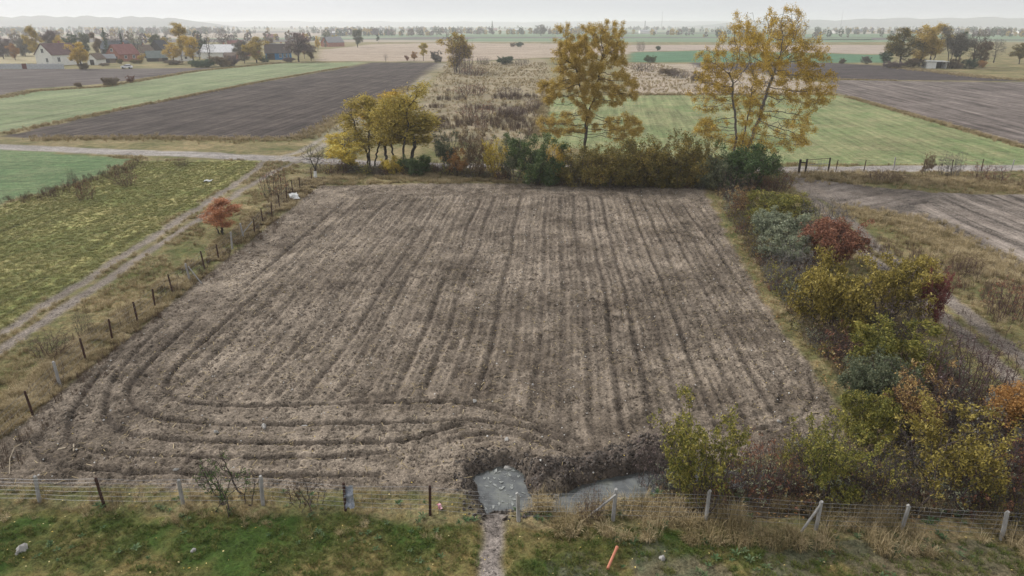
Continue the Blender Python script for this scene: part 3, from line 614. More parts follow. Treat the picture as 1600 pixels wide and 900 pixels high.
# tree kinds (10 m tall) and shrub kinds (1 m tall, about 1.2 m wide), each grown a few times
TK = {}
def tk(k, *a, **kw): TK.setdefault(k, []).append(plant_meshes(k, *a, **kw))
def lobes(g, n, c, r, k, lr, zmin=.04):
    """a crown of k uneven lobes inside the ellipsoid c, r"""
    o = []
    for q in ell(g, k, c, r):
        s = g.uniform(.6,1.25)*lr; o.append(ell(g, max(6,int(n/k*s*s/lr/lr)), q, (s,s,s*g.uniform(.7,1.1))))
    o = np.concatenate(o); return o[o[:,2] > zmin]
def shoots(g, n, r, h, k=7):
    """long outer shoots that break the outline"""
    o = []
    for _ in range(n):
        a = g.random()*6.283; q = g.uniform(.35,1.0)*r; t = np.linspace(.35,1,k)[:,None]; z = h*g.uniform(.75,1.12)
        o.append(t*np.array([[math.cos(a)*q, math.sin(a)*q, z]]) + g.normal(0,.01,(k,3)))
    return np.concatenate(o)
for s in (1,2,3):
    tk('round', s, [(0,0,0)], lambda g: np.concatenate([lobes(g,800,(0,0,5.4),(2.4,2.4,3.5),16,1.2,.9), ell(g,120,(0,0,5.2),(1.6,1.6,3.6))]), .36, 2.4, .5, .022, 12000, .26, .21, .05, tri=True, e=2.45, rise=[[(0,0,1.6),(g_tree.uniform(-.5,.5),0,6)] for g_tree in [random.Random(s)]], lump=1.1)
    tk('tall', 10+s, [(0,0,0)], lambda g: np.concatenate([lobes(g,420,(0,0,6.2),(1.1,1.1,3.3),12,.75,1.2), lobes(g,160,(.2,0,3.8),(1.3,1.3,1.6),6,.7,1.2)]), .36, 2.2, .45, .020, 9000, .22, .17, .05, tri=True, e=2.45, rise=[[(0,0,3),(.3,.1,8)]], lump=.9)
for s in (1,2):
    tk('bare', 20+s, [(0,0,0),(.1,.1,0)], lambda g: np.concatenate([ell(g,700,(0,0,6.0),(2.9,2.9,3.9)), lobes(g,300,(0,0,6),(2.4,2.4,3.2),8,1.0,1.2)]), .32, 2.2, .36, .016, 1300, .3, .22, .05, e=2.5, rise=[[(0,0,2.6),(-.8,.3,6)],[(.1,.1,2.4),(1.0,-.2,6)]], lump=1.2)
    tk('multi', 30+s, [(-.3,0,0),(.3,.2,0),(0,-.3,0)], lambda g: np.concatenate([lobes(g,420,(-.7,0,6.0),(1.7,1.7,3.6),12,1.0,1.8), lobes(g,300,(1.1,.4,5.4),(1.5,1.5,2.7),9,.95,1.8)]), .36, 2.2, .48, .020, 12000, .26, .18, .05, tri=True, e=2.45, rise=[[(-.5,0,3),(-1.2,0,7)],[(.8,.4,3),(1.4,.5,6.5)],[(.1,-.4,3),(.2,-.8,7.5)]], lump=1.0)
def conifer(seed):
    rg = np.random.default_rng(seed); V = []; n = 2600; z = 1+9*rg.random(n)**1.2; r = (10-z)*.24*(.55+.45*np.sin(z*5)**2)*np.sqrt(rg.random(n)); a = rg.random(n)*6.283
    pts = np.stack([r*np.cos(a), r*np.sin(a), z - r*.25],1); LV, LF = leaves(rg, pts, n, .03, .36, .5)
    b = MB(); b.tube([(0,0,0),(0,0,5),(0,0,9.8)],[.2,.12,.02],6); return b.mesh('conifer_wood', BARK), mesh_np('conifer_leaf', LV, [LF], [LM['dgreen']])
TK['conifer'] = [conifer(5)]
def spread_roots(n, r, seed): g = random.Random(seed); return [(g.uniform(-r,r), g.uniform(-r,r), 0) for _ in range(n)]
for s in (1,2,3,4):
    tk('shrub', 40+s, spread_roots(9,.24,s), lambda g: np.concatenate([lobes(g,900,(0,0,.42),(.46,.46,.34),15,.22), shoots(g,12,.56,.82)]), .045, .40, .052, .0024, 15000, .034, .031, .008, tri=True, e=2.5, up=.12, lump=.13)
    tk('hedge', 80+s, spread_roots(10,.34,s+3), lambda g: np.concatenate([lobes(g,800,(0,0,.40),(.50,.50,.36),18,.24), ell(g,300,(0,0,.3),(.58,.58,.34),.03), shoots(g,22,.62,.88)]), .05, .40, .056, .0024, 16000, .04, .033, .008, tri=True, e=2.5, up=.12, lump=.14)
    tk('airy', 50+s, spread_roots(12,.20,s+9), lambda g: np.concatenate([lobes(g,900,(0,0,.50),(.46,.46,.38),12,.17), shoots(g,40,.58,1.0)]), .042, .42, .045, .0020, 7500, .030, .029, .008, tri=True, e=2.6, up=.15, lump=.20)
    tk('dry', 60+s, spread_roots(22,.34,s+19), lambda g: np.concatenate([ell(g,1300,(0,0,.46),(.60,.60,.46),.05,.1), shoots(g,60,.62,1.0)]), .040, .42, .036, .0019, 700, .03, .030, .008, e=2.75, up=.22, jit=.22)
tk('sprig', 71, spread_roots(9,.40,3), lambda g: np.concatenate([ell(g,120,(0,0,.8),(.10,.10,.2)), ell(g,150,(-.3,0,.5),(.3,.25,.3),.05), ell(g,110,(.35,0,.4),(.25,.2,.28),.05)]), .06, .4, .06, .004, 900, .03, .034, .012, up=.4, lump=.4)
USE = {}
def plant(name, label, cat, kind, spec, leaf, wd=None, group=None, stem_name='trunk', crown='crown', var=None, rz=None, wide=None, z=None):
    x, y, h, wm = spec; k = USE.get(kind, 0); USE[kind] = k+1; vs = TK[kind]; mw, ml = vs[k % len(vs) if var is None else var]
    base = 10.0 if kind in ('round','tall','bare','multi','conifer') else 1.0
    bw = {'round':6.4,'tall':3.9,'bare':6.0,'multi':6.2,'conifer':4.2}.get(kind, 1.22)
    t = empty(name, (x, y, (gz(x,y) if z is None else z) - .03), (k*2.399) % 6.283 if rz is None else rz)
    sxy = wm/bw; t.scale = (sxy, sxy, h/base*1.02)
    a = obj(stem_name, mw, t); a.material_slots[0].link = 'OBJECT'; a.material_slots[0].material = wd or BARK
    if ml is not None and leaf:
        b = obj(crown, ml, t); b.material_slots[0].link = 'OBJECT'; b.material_slots[0].material = LM[leaf]
    return tag(t, label, cat, group)
def own_tree(name, label, loc, meshes, leaf, wd):
    t = empty(name, (loc[0], loc[1], gz(*loc)-.05)); mw, ml = meshes
    a = obj('trunk', mw, t); a.material_slots[0].link = 'OBJECT'; a.material_slots[0].material = wd
    b = obj('crown', ml, t); b.material_slots[0].link = 'OBJECT'; b.material_slots[0].material = LM[leaf]
    return tag(t, label, 'tree', 'tall trees over the hedge')
# the two tall trees over the hedge
def att1(g):
    a = [ell(g,330,(-2.0,0,11.0),(2.5,2.2,3.2)), ell(g,330,(2.2,.2,12.0),(2.6,2.3,3.6)), ell(g,260,(-3.6,0,7.6),(2.4,2.2,1.9)), ell(g,260,(3.9,.2,7.8),(2.5,2.2,2.2)),
         ell(g,260,(-3.0,.3,3.6),(3.0,2.2,1.6)), ell(g,320,(4.2,0,3.2),(3.2,2.2,1.7)), ell(g,160,(0,-.5,7.0),(2.2,2.0,3.0)), shoots(g,60,4.6,13.8)]
    return np.concatenate(a)
own_tree('alder_tree', 'tall upright tree with rusty gold leaves standing mid hedge', (8.99,85.25), plant_meshes('tall_tree', 101, [(0,0,0),(.12,.05,0)], att1, .36, 2.4, .42, .0150, 150000, .17, .115, .05, e=2.5, up=.05, rise=[[(.1,0,4.6),(-1.4,0,10.5)],[(.15,0,4.5),(2.0,0,12)]], lump=.95, leafr=2.0, tri=True), 'golive', BARK)
def att2(g):
    a = [ell(g,330,(3.2,0,14.0),(2.3,2.2,3.0)), ell(g,300,(-1.4,0,12.4),(2.6,2.3,3.0)), ell(g,330,(6.6,.2,8.6),(2.9,2.4,2.9)), ell(g,260,(-3.8,.2,8.6),(2.5,2.2,2.4)),
         ell(g,250,(5.4,-.3,4.6),(2.4,2.0,2.2)), ell(g,160,(-3.2,0,4.8),(2.0,1.8,1.4)), ell(g,240,(1.6,0,9.0),(2.6,2.2,3.4)), ell(g,150,(6.0,0,12.2),(2.2,1.8,1.6)), shoots(g,80,5.5,14.9)+np.array([[1.4,0,0]]), ell(g,120,(-4.2,0,11.2),(1.8,1.6,1.8)), ell(g,180,(1.4,0,3.2),(3.8,2.0,1.1))]
    return np.concatenate(a)
own_tree('poplar_tree', 'tallest spreading twin stemmed tree with thin yellow leaves', (24.61,74.17), plant_meshes('spreading_tree', 103, [(-.2,0,0),(.5,.1,0),(.15,.3,0)], att2, .36, 2.4, .40, .0150, 98000, .17, .115, .05, e=2.5, up=.05, rise=[[(-.5,0,4),(-1.9,0,10)],[(1.3,0,5),(2.9,0,12)],[(.3,.3,4),(.8,.4,9.5)]], lump=1.0, leafr=2.0, tri=True), 'gold', BARKP)

T = 'tree'; S = 'shrub'
WG = 'yellowing willows at the end of the hedge'
plant('willow_tree', 'leftmost yellowing willow of the hedge clump, leaning out left', T, 'multi', (-16.01,77.05,7.97,8.11), 'wgold', BARK, WG)
plant('willow_tree', 'slim yellow willow second from the left in the hedge clump', T, 'tall', (-14.39,78.19,8.69,7.34), 'gold', BARK, WG)
plant('willow_tree', 'tallest green-topped willow of the hedge clump', T, 'multi', (-12.13,74.87,9.99,7.90), 'wgold', BARK, WG)
plant('willow_tree', 'rightmost green yellow willow of the hedge clump', T, 'tall', (-11.08,77.05,9.05,7.61), 'wgold', BARK, WG)
plant('fruit_tree', 'small bare fruit tree with whitewashed trunk at the fence end', T, 'bare', (-20.48,70.52,3.77,3.20), None, BARK)
plant('maple_tree', 'small bright yellow tree left of the willow clump', T, 'round', (-17.98,74.87,4.85,5.50), 'yellow', BARKP)
plant('cherry_tree', 'lone small salmon orange tree between track and left fence', T, 'multi', (-22.21,50.28,2.80,3.92), 'salmon', BARK)
HG = 'shrubs of the hedge beyond the field'
def shr(label, spec, kind, leaf, wd=TWIG, group=HG, name='shrub', **k): return plant(name, label, S, kind, spec, leaf, wd, group, 'stem', 'foliage', **k)
shr('dark leafless bramble at the left end of the far hedge', (-18.77,73.14,1.52,3.59), 'dry', 'russet', TWIGR)
shr('low yellow shrub under the willow clump', (-12.63,73.14,2.13,3.23), 'shrub', 'yellow')
shr('dark green shrub with yellow edge right of the willow trunks', (-10.08,72.14,2.58,4.07), 'shrub', 'green')
shr('thin grey green shrub right of the willow clump', (-6.72,73.48,4.37,4.50), 'airy', 'blueg', TWIGG)
shr('low rust orange shrub in the far hedge', (-5.97,71.81,2.63,3.88), 'airy', 'orange')
shr('tall brown half bare shrub in the far hedge', (-3.70,71.16,4.83,5.07), 'airy', 'brown')
shr('dark shrub with a yellow streak in the far hedge', (-1.66,70.21,3.82,3.80), 'airy', 'yellow')
shr('grey green twiggy shrub left of the big dark green one', (0.00,69.58,4.55,4.45), 'airy', 'blueg', TWIGG)
shr('big dark green shrub left of the rusty gold tree', (2.46,68.37,5.30,7.18), 'shrub', 'green')
shr('yellow leaved low shrub at the foot of the rusty gold tree', (4.71,68.97,3.76,3.14), 'airy', 'gold')
shr('olive hedge shrub right under the rusty gold tree', (6.95,67.77,3.95,5.85), 'hedge', 'olive')
shr('olive hedge shrub second right of the rusty gold tree', (9.93,67.48,4.50,6.19), 'hedge', 'olive')
shr('olive hedge shrub third right of the rusty gold tree', (12.94,67.48,4.75,6.19), 'hedge', 'olive')
shr('olive hedge shrub fourth right of the rusty gold tree', (15.89,67.48,4.87,6.00), 'hedge', 'olive')
shr('last olive yellow hedge shrub before the spreading tree', (18.65,67.77,4.95,5.48), 'hedge', 'olive')
shr('blue green shrub at the left foot of the spreading tree', (19.82,65.49,3.72,4.42), 'hedge', 'blueg')
shr('dark green shrub in front of the twin trunks', (22.57,64.94,5.13,6.93), 'shrub', 'green')
shr('dark purple brown brush right of the twin trunks', (24.86,64.40,2.34,4.30), 'dry', 'russet', TWIGR)
shr('bare dark brush at the hedge corner by the field', (21.00,62.83,2.29,3.72), 'dry', 'brown', TWIG)
RG = 'shrubs of the right hedgerow'
def rsh(label, spec, kind, leaf, wd=TWIG, **k): return shr(label, spec, kind, leaf, wd, RG, **k)
rsh('small tan leaved shrub at the field corner', (19.19,55.51,2.20,2.74), 'airy', 'fleck')
rsh('domed yellow green shrub, farthest of the right hedgerow', (21.03,53.15,3.10,5.94), 'shrub', 'hgreen')
rsh('sage grey shrub below the domed yellow green one', (19.15,47.36,2.99,5.12), 'shrub', 'sage')
rsh('leafless grey shrub beside the churned earth', (24.02,50.97,2.61,4.45), 'dry', 'grey', TWIGG)
rsh('pale sage shrub with yellow tips', (18.05,43.12,2.48,3.94), 'shrub', 'sage')
rsh('red brown leaved shrub by the right track', (21.15,43.38,3.56,4.95), 'shrub', 'russet', TWIGR)
rsh('dark leafless shrub between field edge and big yellow bush', (16.54,38.00,2.96,3.82), 'dry', 'grey', TWIGG)
rsh('largest yellow green bush in the right hedgerow', (16.82,32.68,4.73,4.82), 'shrub', 'hgold')
rsh('yellow leaved bush with dark centre right of the largest bush', (20.80,34.19,4.18,5.01), 'shrub', 'hgold')
rsh('small crimson leaved twig bush by the track', (21.65,32.36,3.18,1.88), 'airy', 'crimson', TWIGR)
rsh('purple brown bare brush behind the pale yellow bush', (19.52,31.74,2.30,3.36), 'dry', 'mauve', TWIG)
rsh('pale yellow bush midway along the right hedgerow', (17.13,27.53,3.11,4.62), 'shrub', 'hgreen')
rsh('blue green shrub with arching twigs below the pale yellow bush', (15.28,24.76,2.72,3.76), 'shrub', 'blueg')
rsh('tall leafless purple brown brush beside the wheel ruts', (18.68,24.51,3.51,3.80), 'dry', 'mauve', TWIGR)
rsh('dark shrub flecked with pale cream leaves', (15.64,22.42,2.94,3.16), 'airy', 'fleck', TWIGR)
rsh('low green yellow shrub at the near field corner', (13.56,22.42,2.43,2.65), 'shrub', 'hgreen')
rsh('leafless black grey brush left of the plank fence', (16.61,21.66,2.71,3.07), 'dry', 'grey', TWIG)
plant('rowan_tree', 'small orange leaved tree above the weathered plank fence', T, 'multi', (18.90,21.99,3.29,2.87), 'orange', BARK)
rsh('yellow flecked bush over the ditch, widest near the fence', (14.19,18.73,3.25,4.12), 'airy', 'hgold', TWIG)
rsh('olive yellow bush over the ditch in mid row', (10.44,18.83,2.83,3.31), 'airy', 'hgreen', TWIG)
rsh('bare red brown bush standing in the ditch', (8.42,19.16,2.34,2.23), 'dry', 'russet', TWIGR)
rsh('green leaved willow bush at the end of the muddy bank', (6.11,18.73,3.46,3.43), 'airy', 'hgreen', TWIG)
rsh('leafless purple grey twigs behind the willow bush', (5.23,20.22,2.41,2.04), 'dry', 'mauve', TWIG)
rsh('dark tangled brush at the right edge by the near fence', (16.46,18.34,2.63,2.97), 'dry', 'russet', TWIGR)
rsh('brown tangled brush between the two ditch bushes', (12.20,18.60,1.95,2.46), 'dry', 'brown', TWIG)
NG = 'scattered shrubs and saplings'
def nsh(label, spec, kind, leaf, wd=TWIG, **k): return shr(label, spec, kind, leaf, wd, NG, **k)
nsh('sparse green saplings sprouting at the near fence', (-9.42,18.70,2.20,2.25), 'sprig', 'green', TWIG, rz=0)
nsh('thin dead saplings against the near fence by the dark post', (-6.82,18.60,1.38,1.49), 'sprig', 'brown', TWIG, rz=.3)
nsh('thorny twigs behind the near fence left of the ditch', (2.53,17.97,1.18,1.04), 'dry', 'brown', TWIGR)
nsh('bare rounded bush beside the track junction', (-21.95,62.07,2.80,3.09), 'dry', 'russet', TWIG)
nsh('bare sapling between the left fence and the ruts', (-21.90,31.82,1.53,1.12), 'dry', None, TWIG)
nsh('brown dead bush beside the left fence near the corner', (-22.23,29.71,1.09,2.17), 'dry', 'brown', TWIGR)
nsh('dark bush on the border of the far ploughed field', (-105.19,185.78,2.56,5.02), 'shrub', 'brown', TWIG)
nsh('small brown bush right of the dark border bush', (-105.31,196.31,2.03,2.83), 'shrub', 'russet', TWIG)
nsh('tiny dark bush left of the dark border bush', (-110.12,179.98,1.56,2.27), 'shrub', 'brown', TWIG)
nsh('dead weed bush at the corner of the green crop', (-39.08,61.33,1.90,2.00), 'dry', 'russet', TWIGR)
nsh('low dead weeds on the left end of the meadow edge', (-43.18,62.32,1.09,1.79), 'dry', 'brown', TWIGR)
nsh('thin bare sapling at the meadow edge', (-44.12,67.77,1.55,1.03), 'dry', None, TWIG)
nsh('dark dead weeds near the middle of the meadow edge', (-38.60,67.19,1.79,2.81), 'dry', 'russet', TWIGR)
nsh('brown weeds at the top of the meadow beside the lane', (-37.54,77.43,0.94,1.89), 'dry', 'brown', TWIGR)
nsh('grey leafless shrub behind the field gate fence', (46.08,71.48,2.56,2.97), 'dry', 'grey', TWIGG)
nsh('dark upright weeds left of the grey gate shrub', (44.01,72.14,2.31,1.77), 'airy', 'brown', TWIG)
nsh('reddish brown weeds along the gate fence', (49.09,69.58,1.85,3.95), 'dry', 'russet', TWIGR)
nsh('brown brush low along the gate fence', (38.07,69.27,1.25,3.94), 'dry', 'brown', TWIGR)
nsh('brown weed thicket on the right edge beside the ruts', (26.92,34.19,2.31,2.94), 'dry', 'russet', TWIGR)
nsh('russet weeds between the ruts and the pale field', (29.07,41.37,1.39,2.47), 'dry', 'brown', TWIGR)
nsh('green bush before the emerald crop strip', (58.37,303.31,3.45,6.49), 'shrub', 'green', TWIG)
nsh('dark shrub at the head of the fallow plot', (-2.55,286.13,3.87,8.68), 'shrub', 'dgreen', TWIG)
nsh('mauve brush right of the dark fallow shrub', (3.77,281.57,2.62,7.54), 'dry', 'mauve', TWIG)
nsh('mauve brush left of the dark fallow shrub', (-11.49,286.13,3.14,6.64), 'dry', 'mauve', TWIG)
nsh('grey brush left of the round tree', (-32.16,305.92,4.89,6.00), 'shrub', 'grey', TWIG)
nsh('dark round clump on the tan stubble field', (5.44,512.27,4.05,7.25), 'shrub', 'dgreen', TWIG)
nsh('second dark clump touching the first on the stubble', (0.46,519.67,3.46,5.05), 'shrub', 'brown', TWIG)
nsh('orange brown shrub in the scrub strip', (49.24,224.10,2.68,8.04), 'shrub', 'brown', TWIG)
nsh('mauve thicket in the scrub strip by the rusty tree', (44.54,242.74,2.89,10.00), 'dry', 'mauve', TWIG)
nsh('mauve thicket at the middle of the scrub strip', (50.15,213.15,2.56,7.66), 'dry', 'mauve', TWIG)
nsh('dark thicket in the scrub strip by the spreading tree', (53.35,203.20,2.79,6.21), 'shrub', 'brown', TWIG)
nsh('grey bare tree clump on the far tan strip', (76.95,432.10,5.76,6.13), 'dry', 'mauve', TWIG)
nsh('dark small bush on the strip border', (89.42,442.78,3.33,3.92), 'shrub', 'dgreen', TWIG)
# brown dead weeds of the fallow plot
for k, (lb, sp) in enumerate([('darkest long weed patch across the fallow plot', (-5.98,118.47,2.74,7.61)),('dark weed patch right of the longest one', (0.00,121.93,1.95,6.70)),('dark weed patch near the top of the fallow plot', (-9.33,158.42,2.76,8.61)),
    ('mauve weed patch in the upper right of the fallow plot', (-0.71,155.54,2.44,7.05)),('round brown weeds in the lower fallow plot', (-4.65,105.00,1.89,2.52)),('weeds along the right side of the fallow plot', (3.84,131.46,2.55,3.60)),('dead weeds before the round tree', (-12.06,224.10,3.06,10.05))]):
    nsh(lb, sp, 'dry', 'russet' if k % 2 == 0 else 'mauve', TWIGR)

# trees farther off
plant('linden_tree', 'large round olive brown tree at the head of the fallow plot', T, 'round', (-18.44,239.43,15.00,13.29), 'golive', BARK, var=0)
nsh('twiggy mauve thicket in front of the large round tree', (-16.08,229.99,9.70,8.66), 'dry', 'mauve', TWIG)
plant('birch_tree', 'small yellow poplar on the stubble edge', T, 'tall', (-38.93,316.86,8.23,4.80), 'yellow', BARKP)
plant('cherry_tree', 'little orange tree left of the yellow poplar', T, 'round', (-42.79,314.06,4.36,3.91), 'orange', BARK)
plant('cherry_tree', 'tiny red brown tree left of the little orange tree', T, 'round', (-45.86,314.06,3.04,2.24), 'russet', BARK)
plant('bare_tree', 'little bare tree on the stubble edge', T, 'bare', (-53.69,305.92,3.61,2.45), None, BARK)
GG = 'trees of the grove around the shed'
for nm, lb, kd, sp, lf in [
 ('spruce_bush','dark green bushy evergreen at the left end of the grove','round',(145.97,281.57,5.93,7.54),'dgreen'),
 ('grove_tree','dark olive tree at the left of the grove','round',(145.19,268.70,15.00,14.88),'olive'),
 ('grove_tree','tallest golden tree of the grove','round',(154.95,272.86,17.66,15.10),'golive'),
 ('grove_tree','golden half bare tree behind the shed','multi',(162.03,277.15,15.68,13.36),'golive'),
 ('grove_tree','dark grey tree right of the shed','multi',(159.16,260.75,15.21,13.05),'grey'),
 ('grove_tree','dark narrow tree second right of the shed','tall',(169.81,272.86,13.22,5.85),'dgreen'),
 ('grove_tree','leaning bare tree third right of the shed','bare',(174.92,272.86,13.66,10.23),'grey'),
 ('grove_tree','brown tree at the right end of the grove','round',(175.19,268.70,10.14,7.20),'brown'),
 ('bare_tree','bare tree standing apart right of the grove','bare',(201.80,300.73,9.57,6.97),'grey'),
 ('grove_tree','olive tree at the right picture edge','round',(205.40,290.84,8.78,8.82),'olive')]:
    plant(nm, lb, T, kd, sp, lf, BARK, GG)
for lb, sp, lf in [('purple brown undergrowth left of the shed', (140.69,264.67,2.92,8.04),'mauve'),('brown undergrowth in the middle of the grove', (147.79,264.67,4.03,9.46),'brown'),('dark undergrowth right of the shed', (160.79,260.75,3.76,7.92),'brown'),('orange bush at the right end of the grove', (173.33,264.67,3.14,3.78),'orange'),('green undergrowth under the bare grove tree', (166.62,260.75,4.20,6.06),'dgreen'),
                   ('small grey bush left of the grove', (143.42,290.84,3.68,4.67),'grey'),('small brown bush on the strip left of the grove', (136.02,295.70,2.25,3.69),'brown')]:
    nsh(lb, sp, 'shrub', lf, TWIG)
VG = 'village trees'
for nm, lb, kd, sp, lf, wd in [
 ('village_tree','orange tree far left before the dark wood','round',(-222.81,322.62,8.64,5.74),'orange',BARK),
 ('village_tree','tall pale olive tree left of the white house','multi',(-205.15,311.30,14.75,9.98),'golive',BARKP),
 ('village_tree','dark purple tree behind the white house','round',(-213.80,334.79,13.63,8.34),'mauve',BARK),
 ('village_tree','golden tree behind the white house ridge','round',(-209.03,334.79,11.16,6.55),'gold',BARK),
 ('village_tree','dark blue grey tree right of the white house','round',(-212.74,347.89,13.01,8.66),'dgreen',BARK),
 ('village_tree','second dark blue grey tree right of the white house','round',(-205.32,347.89,12.15,8.04),'blueg',BARK),
 ('maple_tree','bright orange yellow tree at the corner of the white house','round',(-154.36,256.94,9.93,9.19),'gold',BARK),
 ('poplar_tree','tall thin half bare poplar behind the sheds','tall',(-175.78,305.92,14.25,4.91),'brown',BARKP),
 ('spruce_tree','left dark spruce above the blue grey roof','conifer',(-195.12,347.89,13.29,5.26),'dgreen',BARK),
 ('spruce_tree','right dark spruce above the red roof','conifer',(-180.15,334.79,11.71,4.47),'dgreen',BARK),
 ('village_tree','pale grey tree right of the spruces','bare',(-173.60,334.79,12.26,7.15),'sage',BARK),
 ('maple_tree','small orange tree right of the red roof house','round',(-160.24,311.30,3.93,4.16),'gold',BARK),
 ('birch_tree','tallest thin topped birch in the middle of the village','tall',(-138.01,300.73,17.20,8.58),'golive',BARKP),
 ('birch_tree','golden crooked birch beside the tallest one','round',(-131.27,295.70,11.61,10.54),'gold',BARK),
 ('maple_tree','golden tree before the pointed dark barn','round',(-139.18,295.70,8.68,8.44),'gold',BARK),
 ('bare_tree','bare dark tree before the white roof','bare',(-124.42,295.70,12.58,7.38),None,BARK),
 ('bare_tree','bare tree behind the white roof','bare',(-138.53,347.89,13.01,8.04),'mauve',BARK),
 ('bare_tree','grey bare tree left of the white roof','bare',(-140.12,322.62,12.36,5.74),'mauve',BARK),
 ('linden_tree','broad olive gold tree right of the white roof','round',(-106.93,300.73,12.29,12.33),'golive',BARK),
 ('village_tree','small brown round tree left of the olive gold tree','round',(-110.18,295.70,5.48,6.85),'brown',BARK),
 ('village_tree','large purple grey tree right of the blue house','round',(-90.75,305.92,12.75,13.63),'mauve',BARK),
 ('village_tree','weeping brown tree right of the purple grey tree','round',(-88.58,316.86,8.75,7.33),'brown',BARK),
 ('village_tree','reddish tree top behind the purple grey tree','round',(-96.48,334.79,12.26,4.76),'russet',BARK),
 ('village_tree','yellow tree beyond the purple grey tree','round',(-116.00,432.10,9.33,4.59),'gold',BARK),
 ('spruce_tree','dark pointed spruce by the distant red gable','conifer',(-129.98,505.08,7.96,3.57),'dgreen',BARK),
 ('village_tree','gold tree behind the distant red gable','round',(-128.64,535.13,9.30,8.51),'golive',BARK),
 ('village_tree','big green grey tree at the edge of the tan field','round',(-107.64,505.08,12.94,12.51),'blueg',BARK),
 ('village_tree','narrow dark tree alone on the field hedge','tall',(-115.88,628.39,7.28,4.44),'dgreen',BARK)]:
    plant(nm, lb, T, kd, sp, lf, wd, VG)
for nm, lb, kd, sp, lf, wd in [
 ('village_tree','golden tree between the pale olive tree and the ridge house','round',(-198.40,305.92,7.95,5.45),'golive',BARK),
 ('village_tree','grey leafless tree over the blue grey barn','bare',(-207.69,377.36,12.53,8.71),'mauve',BARK),
 ('village_tree','brown tree between spruce and brown cottage','round',(-176.58,334.79,8.40,6.55),'brown',BARK),
 ('village_tree','blue green tree behind the pointed barn','round',(-186.25,377.36,11.29,8.71),'blueg',BARK),
 ('village_tree','pale gold tree behind the pointed barn','round',(-188.76,394.02,9.18,8.39),'golive',BARK),
 ('village_tree','dark tree behind the crooked birch','round',(-149.04,347.89,9.86,8.04),'dgreen',BARK),
 ('village_tree','grey tree between white roof and olive gold tree','round',(-125.96,334.79,8.95,7.74),'grey',BARK),
 ('village_tree','russet tree behind the blue house','round',(-131.08,394.02,8.53,7.69),'brown',BARK),
 ('village_tree','dark tree on the far left edge','round',(-236.43,334.79,11.16,8.93),'mauve',BARK),
 ('village_tree','grey gold tree on the far left behind the stubble','round',(-244.41,362.03,9.65,8.36),'grey',BARK)]:
    plant(nm, lb, T, kd, sp, lf, wd, VG)
for lb, sp, lf in [('hedge of dark bushes before the pointed barn', (-135.27,286.13,2.18,8.68),'brown'),('dark garden bushes by the red roof house', (-154.47,295.70,2.00,6.33),'olive'),('low hedge right of the white house', (-157.58,277.15,1.41,4.95),'brown'),('dark bushes left of the blue house', (-105.74,305.92,2.84,6.00),'dgreen'),('mauve garden bushes right of the blue house', (-94.84,305.92,2.32,6.54),'mauve')]:
    nsh(lb, sp, 'shrub', lf, TWIG)
for lb, sp, lf in [('dark evergreen bushes under the bare village tree', (-115.68,268.70,3.41,9.60),'dgreen'),('dark bushes before the white roof', (-110.85,272.86,4.61,10.72),'brown'),('mauve bushes left of the brown round tree', (-108.35,277.15,4.45,7.92),'mauve'),('green bush at the foot of the crooked birch', (-121.08,272.86,2.77,5.36),'green'),
                   ('purple grey wood at the far left edge', (-254.70,362.03,9.06,12.86),'mauve'),('grey green wood left of the pale olive tree', (-250.05,369.54,8.32,9.84),'grey'),('dark thicket far left behind the stubble', (-270.67,377.36,10.67,13.40),'mauve'),('olive bush by the red roof house', (-158.72,290.84,2.46,3.11),'olive'),('dark bush under the bright orange tree', (-153.67,256.94,2.62,4.13),'brown')]:
    nsh(lb, sp, 'shrub', lf, TWIG)
# ------------------------------------------------------------------ fences
POST_GREY = plain('weathered_grey_post', (.22,.21,.20), (.42,.41,.39), 8, .9, .4, stretch=(1,1,.3))
POST_RUST = plain('rusty_dark_post', (.035,.020,.016), (.085,.045,.035), 10, .85, .4)
WIREM = plain('galvanised_wire', (.13,.13,.13), (.24,.24,.24), 4, .5, 0, .4)
TIMBER = plain('weathered_timber', (.10,.09,.085), (.28,.265,.25), 5, .9, .5, stretch=(3,3,.25))
DARKWOOD = plain('dark_timber', (.022,.018,.016), (.06,.05,.045), 6, .9, .4)
def post_mesh(kind, seed):
    g = random.Random(seed); b = MB(); n = 6 if kind == 'grey' else 5; r = .065 if kind == 'grey' else .05
    b.tube([(0,0,-.3),(g.uniform(-.01,.01),0,.4),(g.uniform(-.02,.02),g.uniform(-.02,.02),.93),(g.uniform(-.02,.02),0,1.0)],[r*1.05,r,r*.95,r*.75],n)
    return b.mesh('post', POST_GREY if kind == 'grey' else POST_RUST)
PM = {'grey':[post_mesh('grey',s) for s in (1,2)], 'rust':[post_mesh('rust',s) for s in (3,4)]}
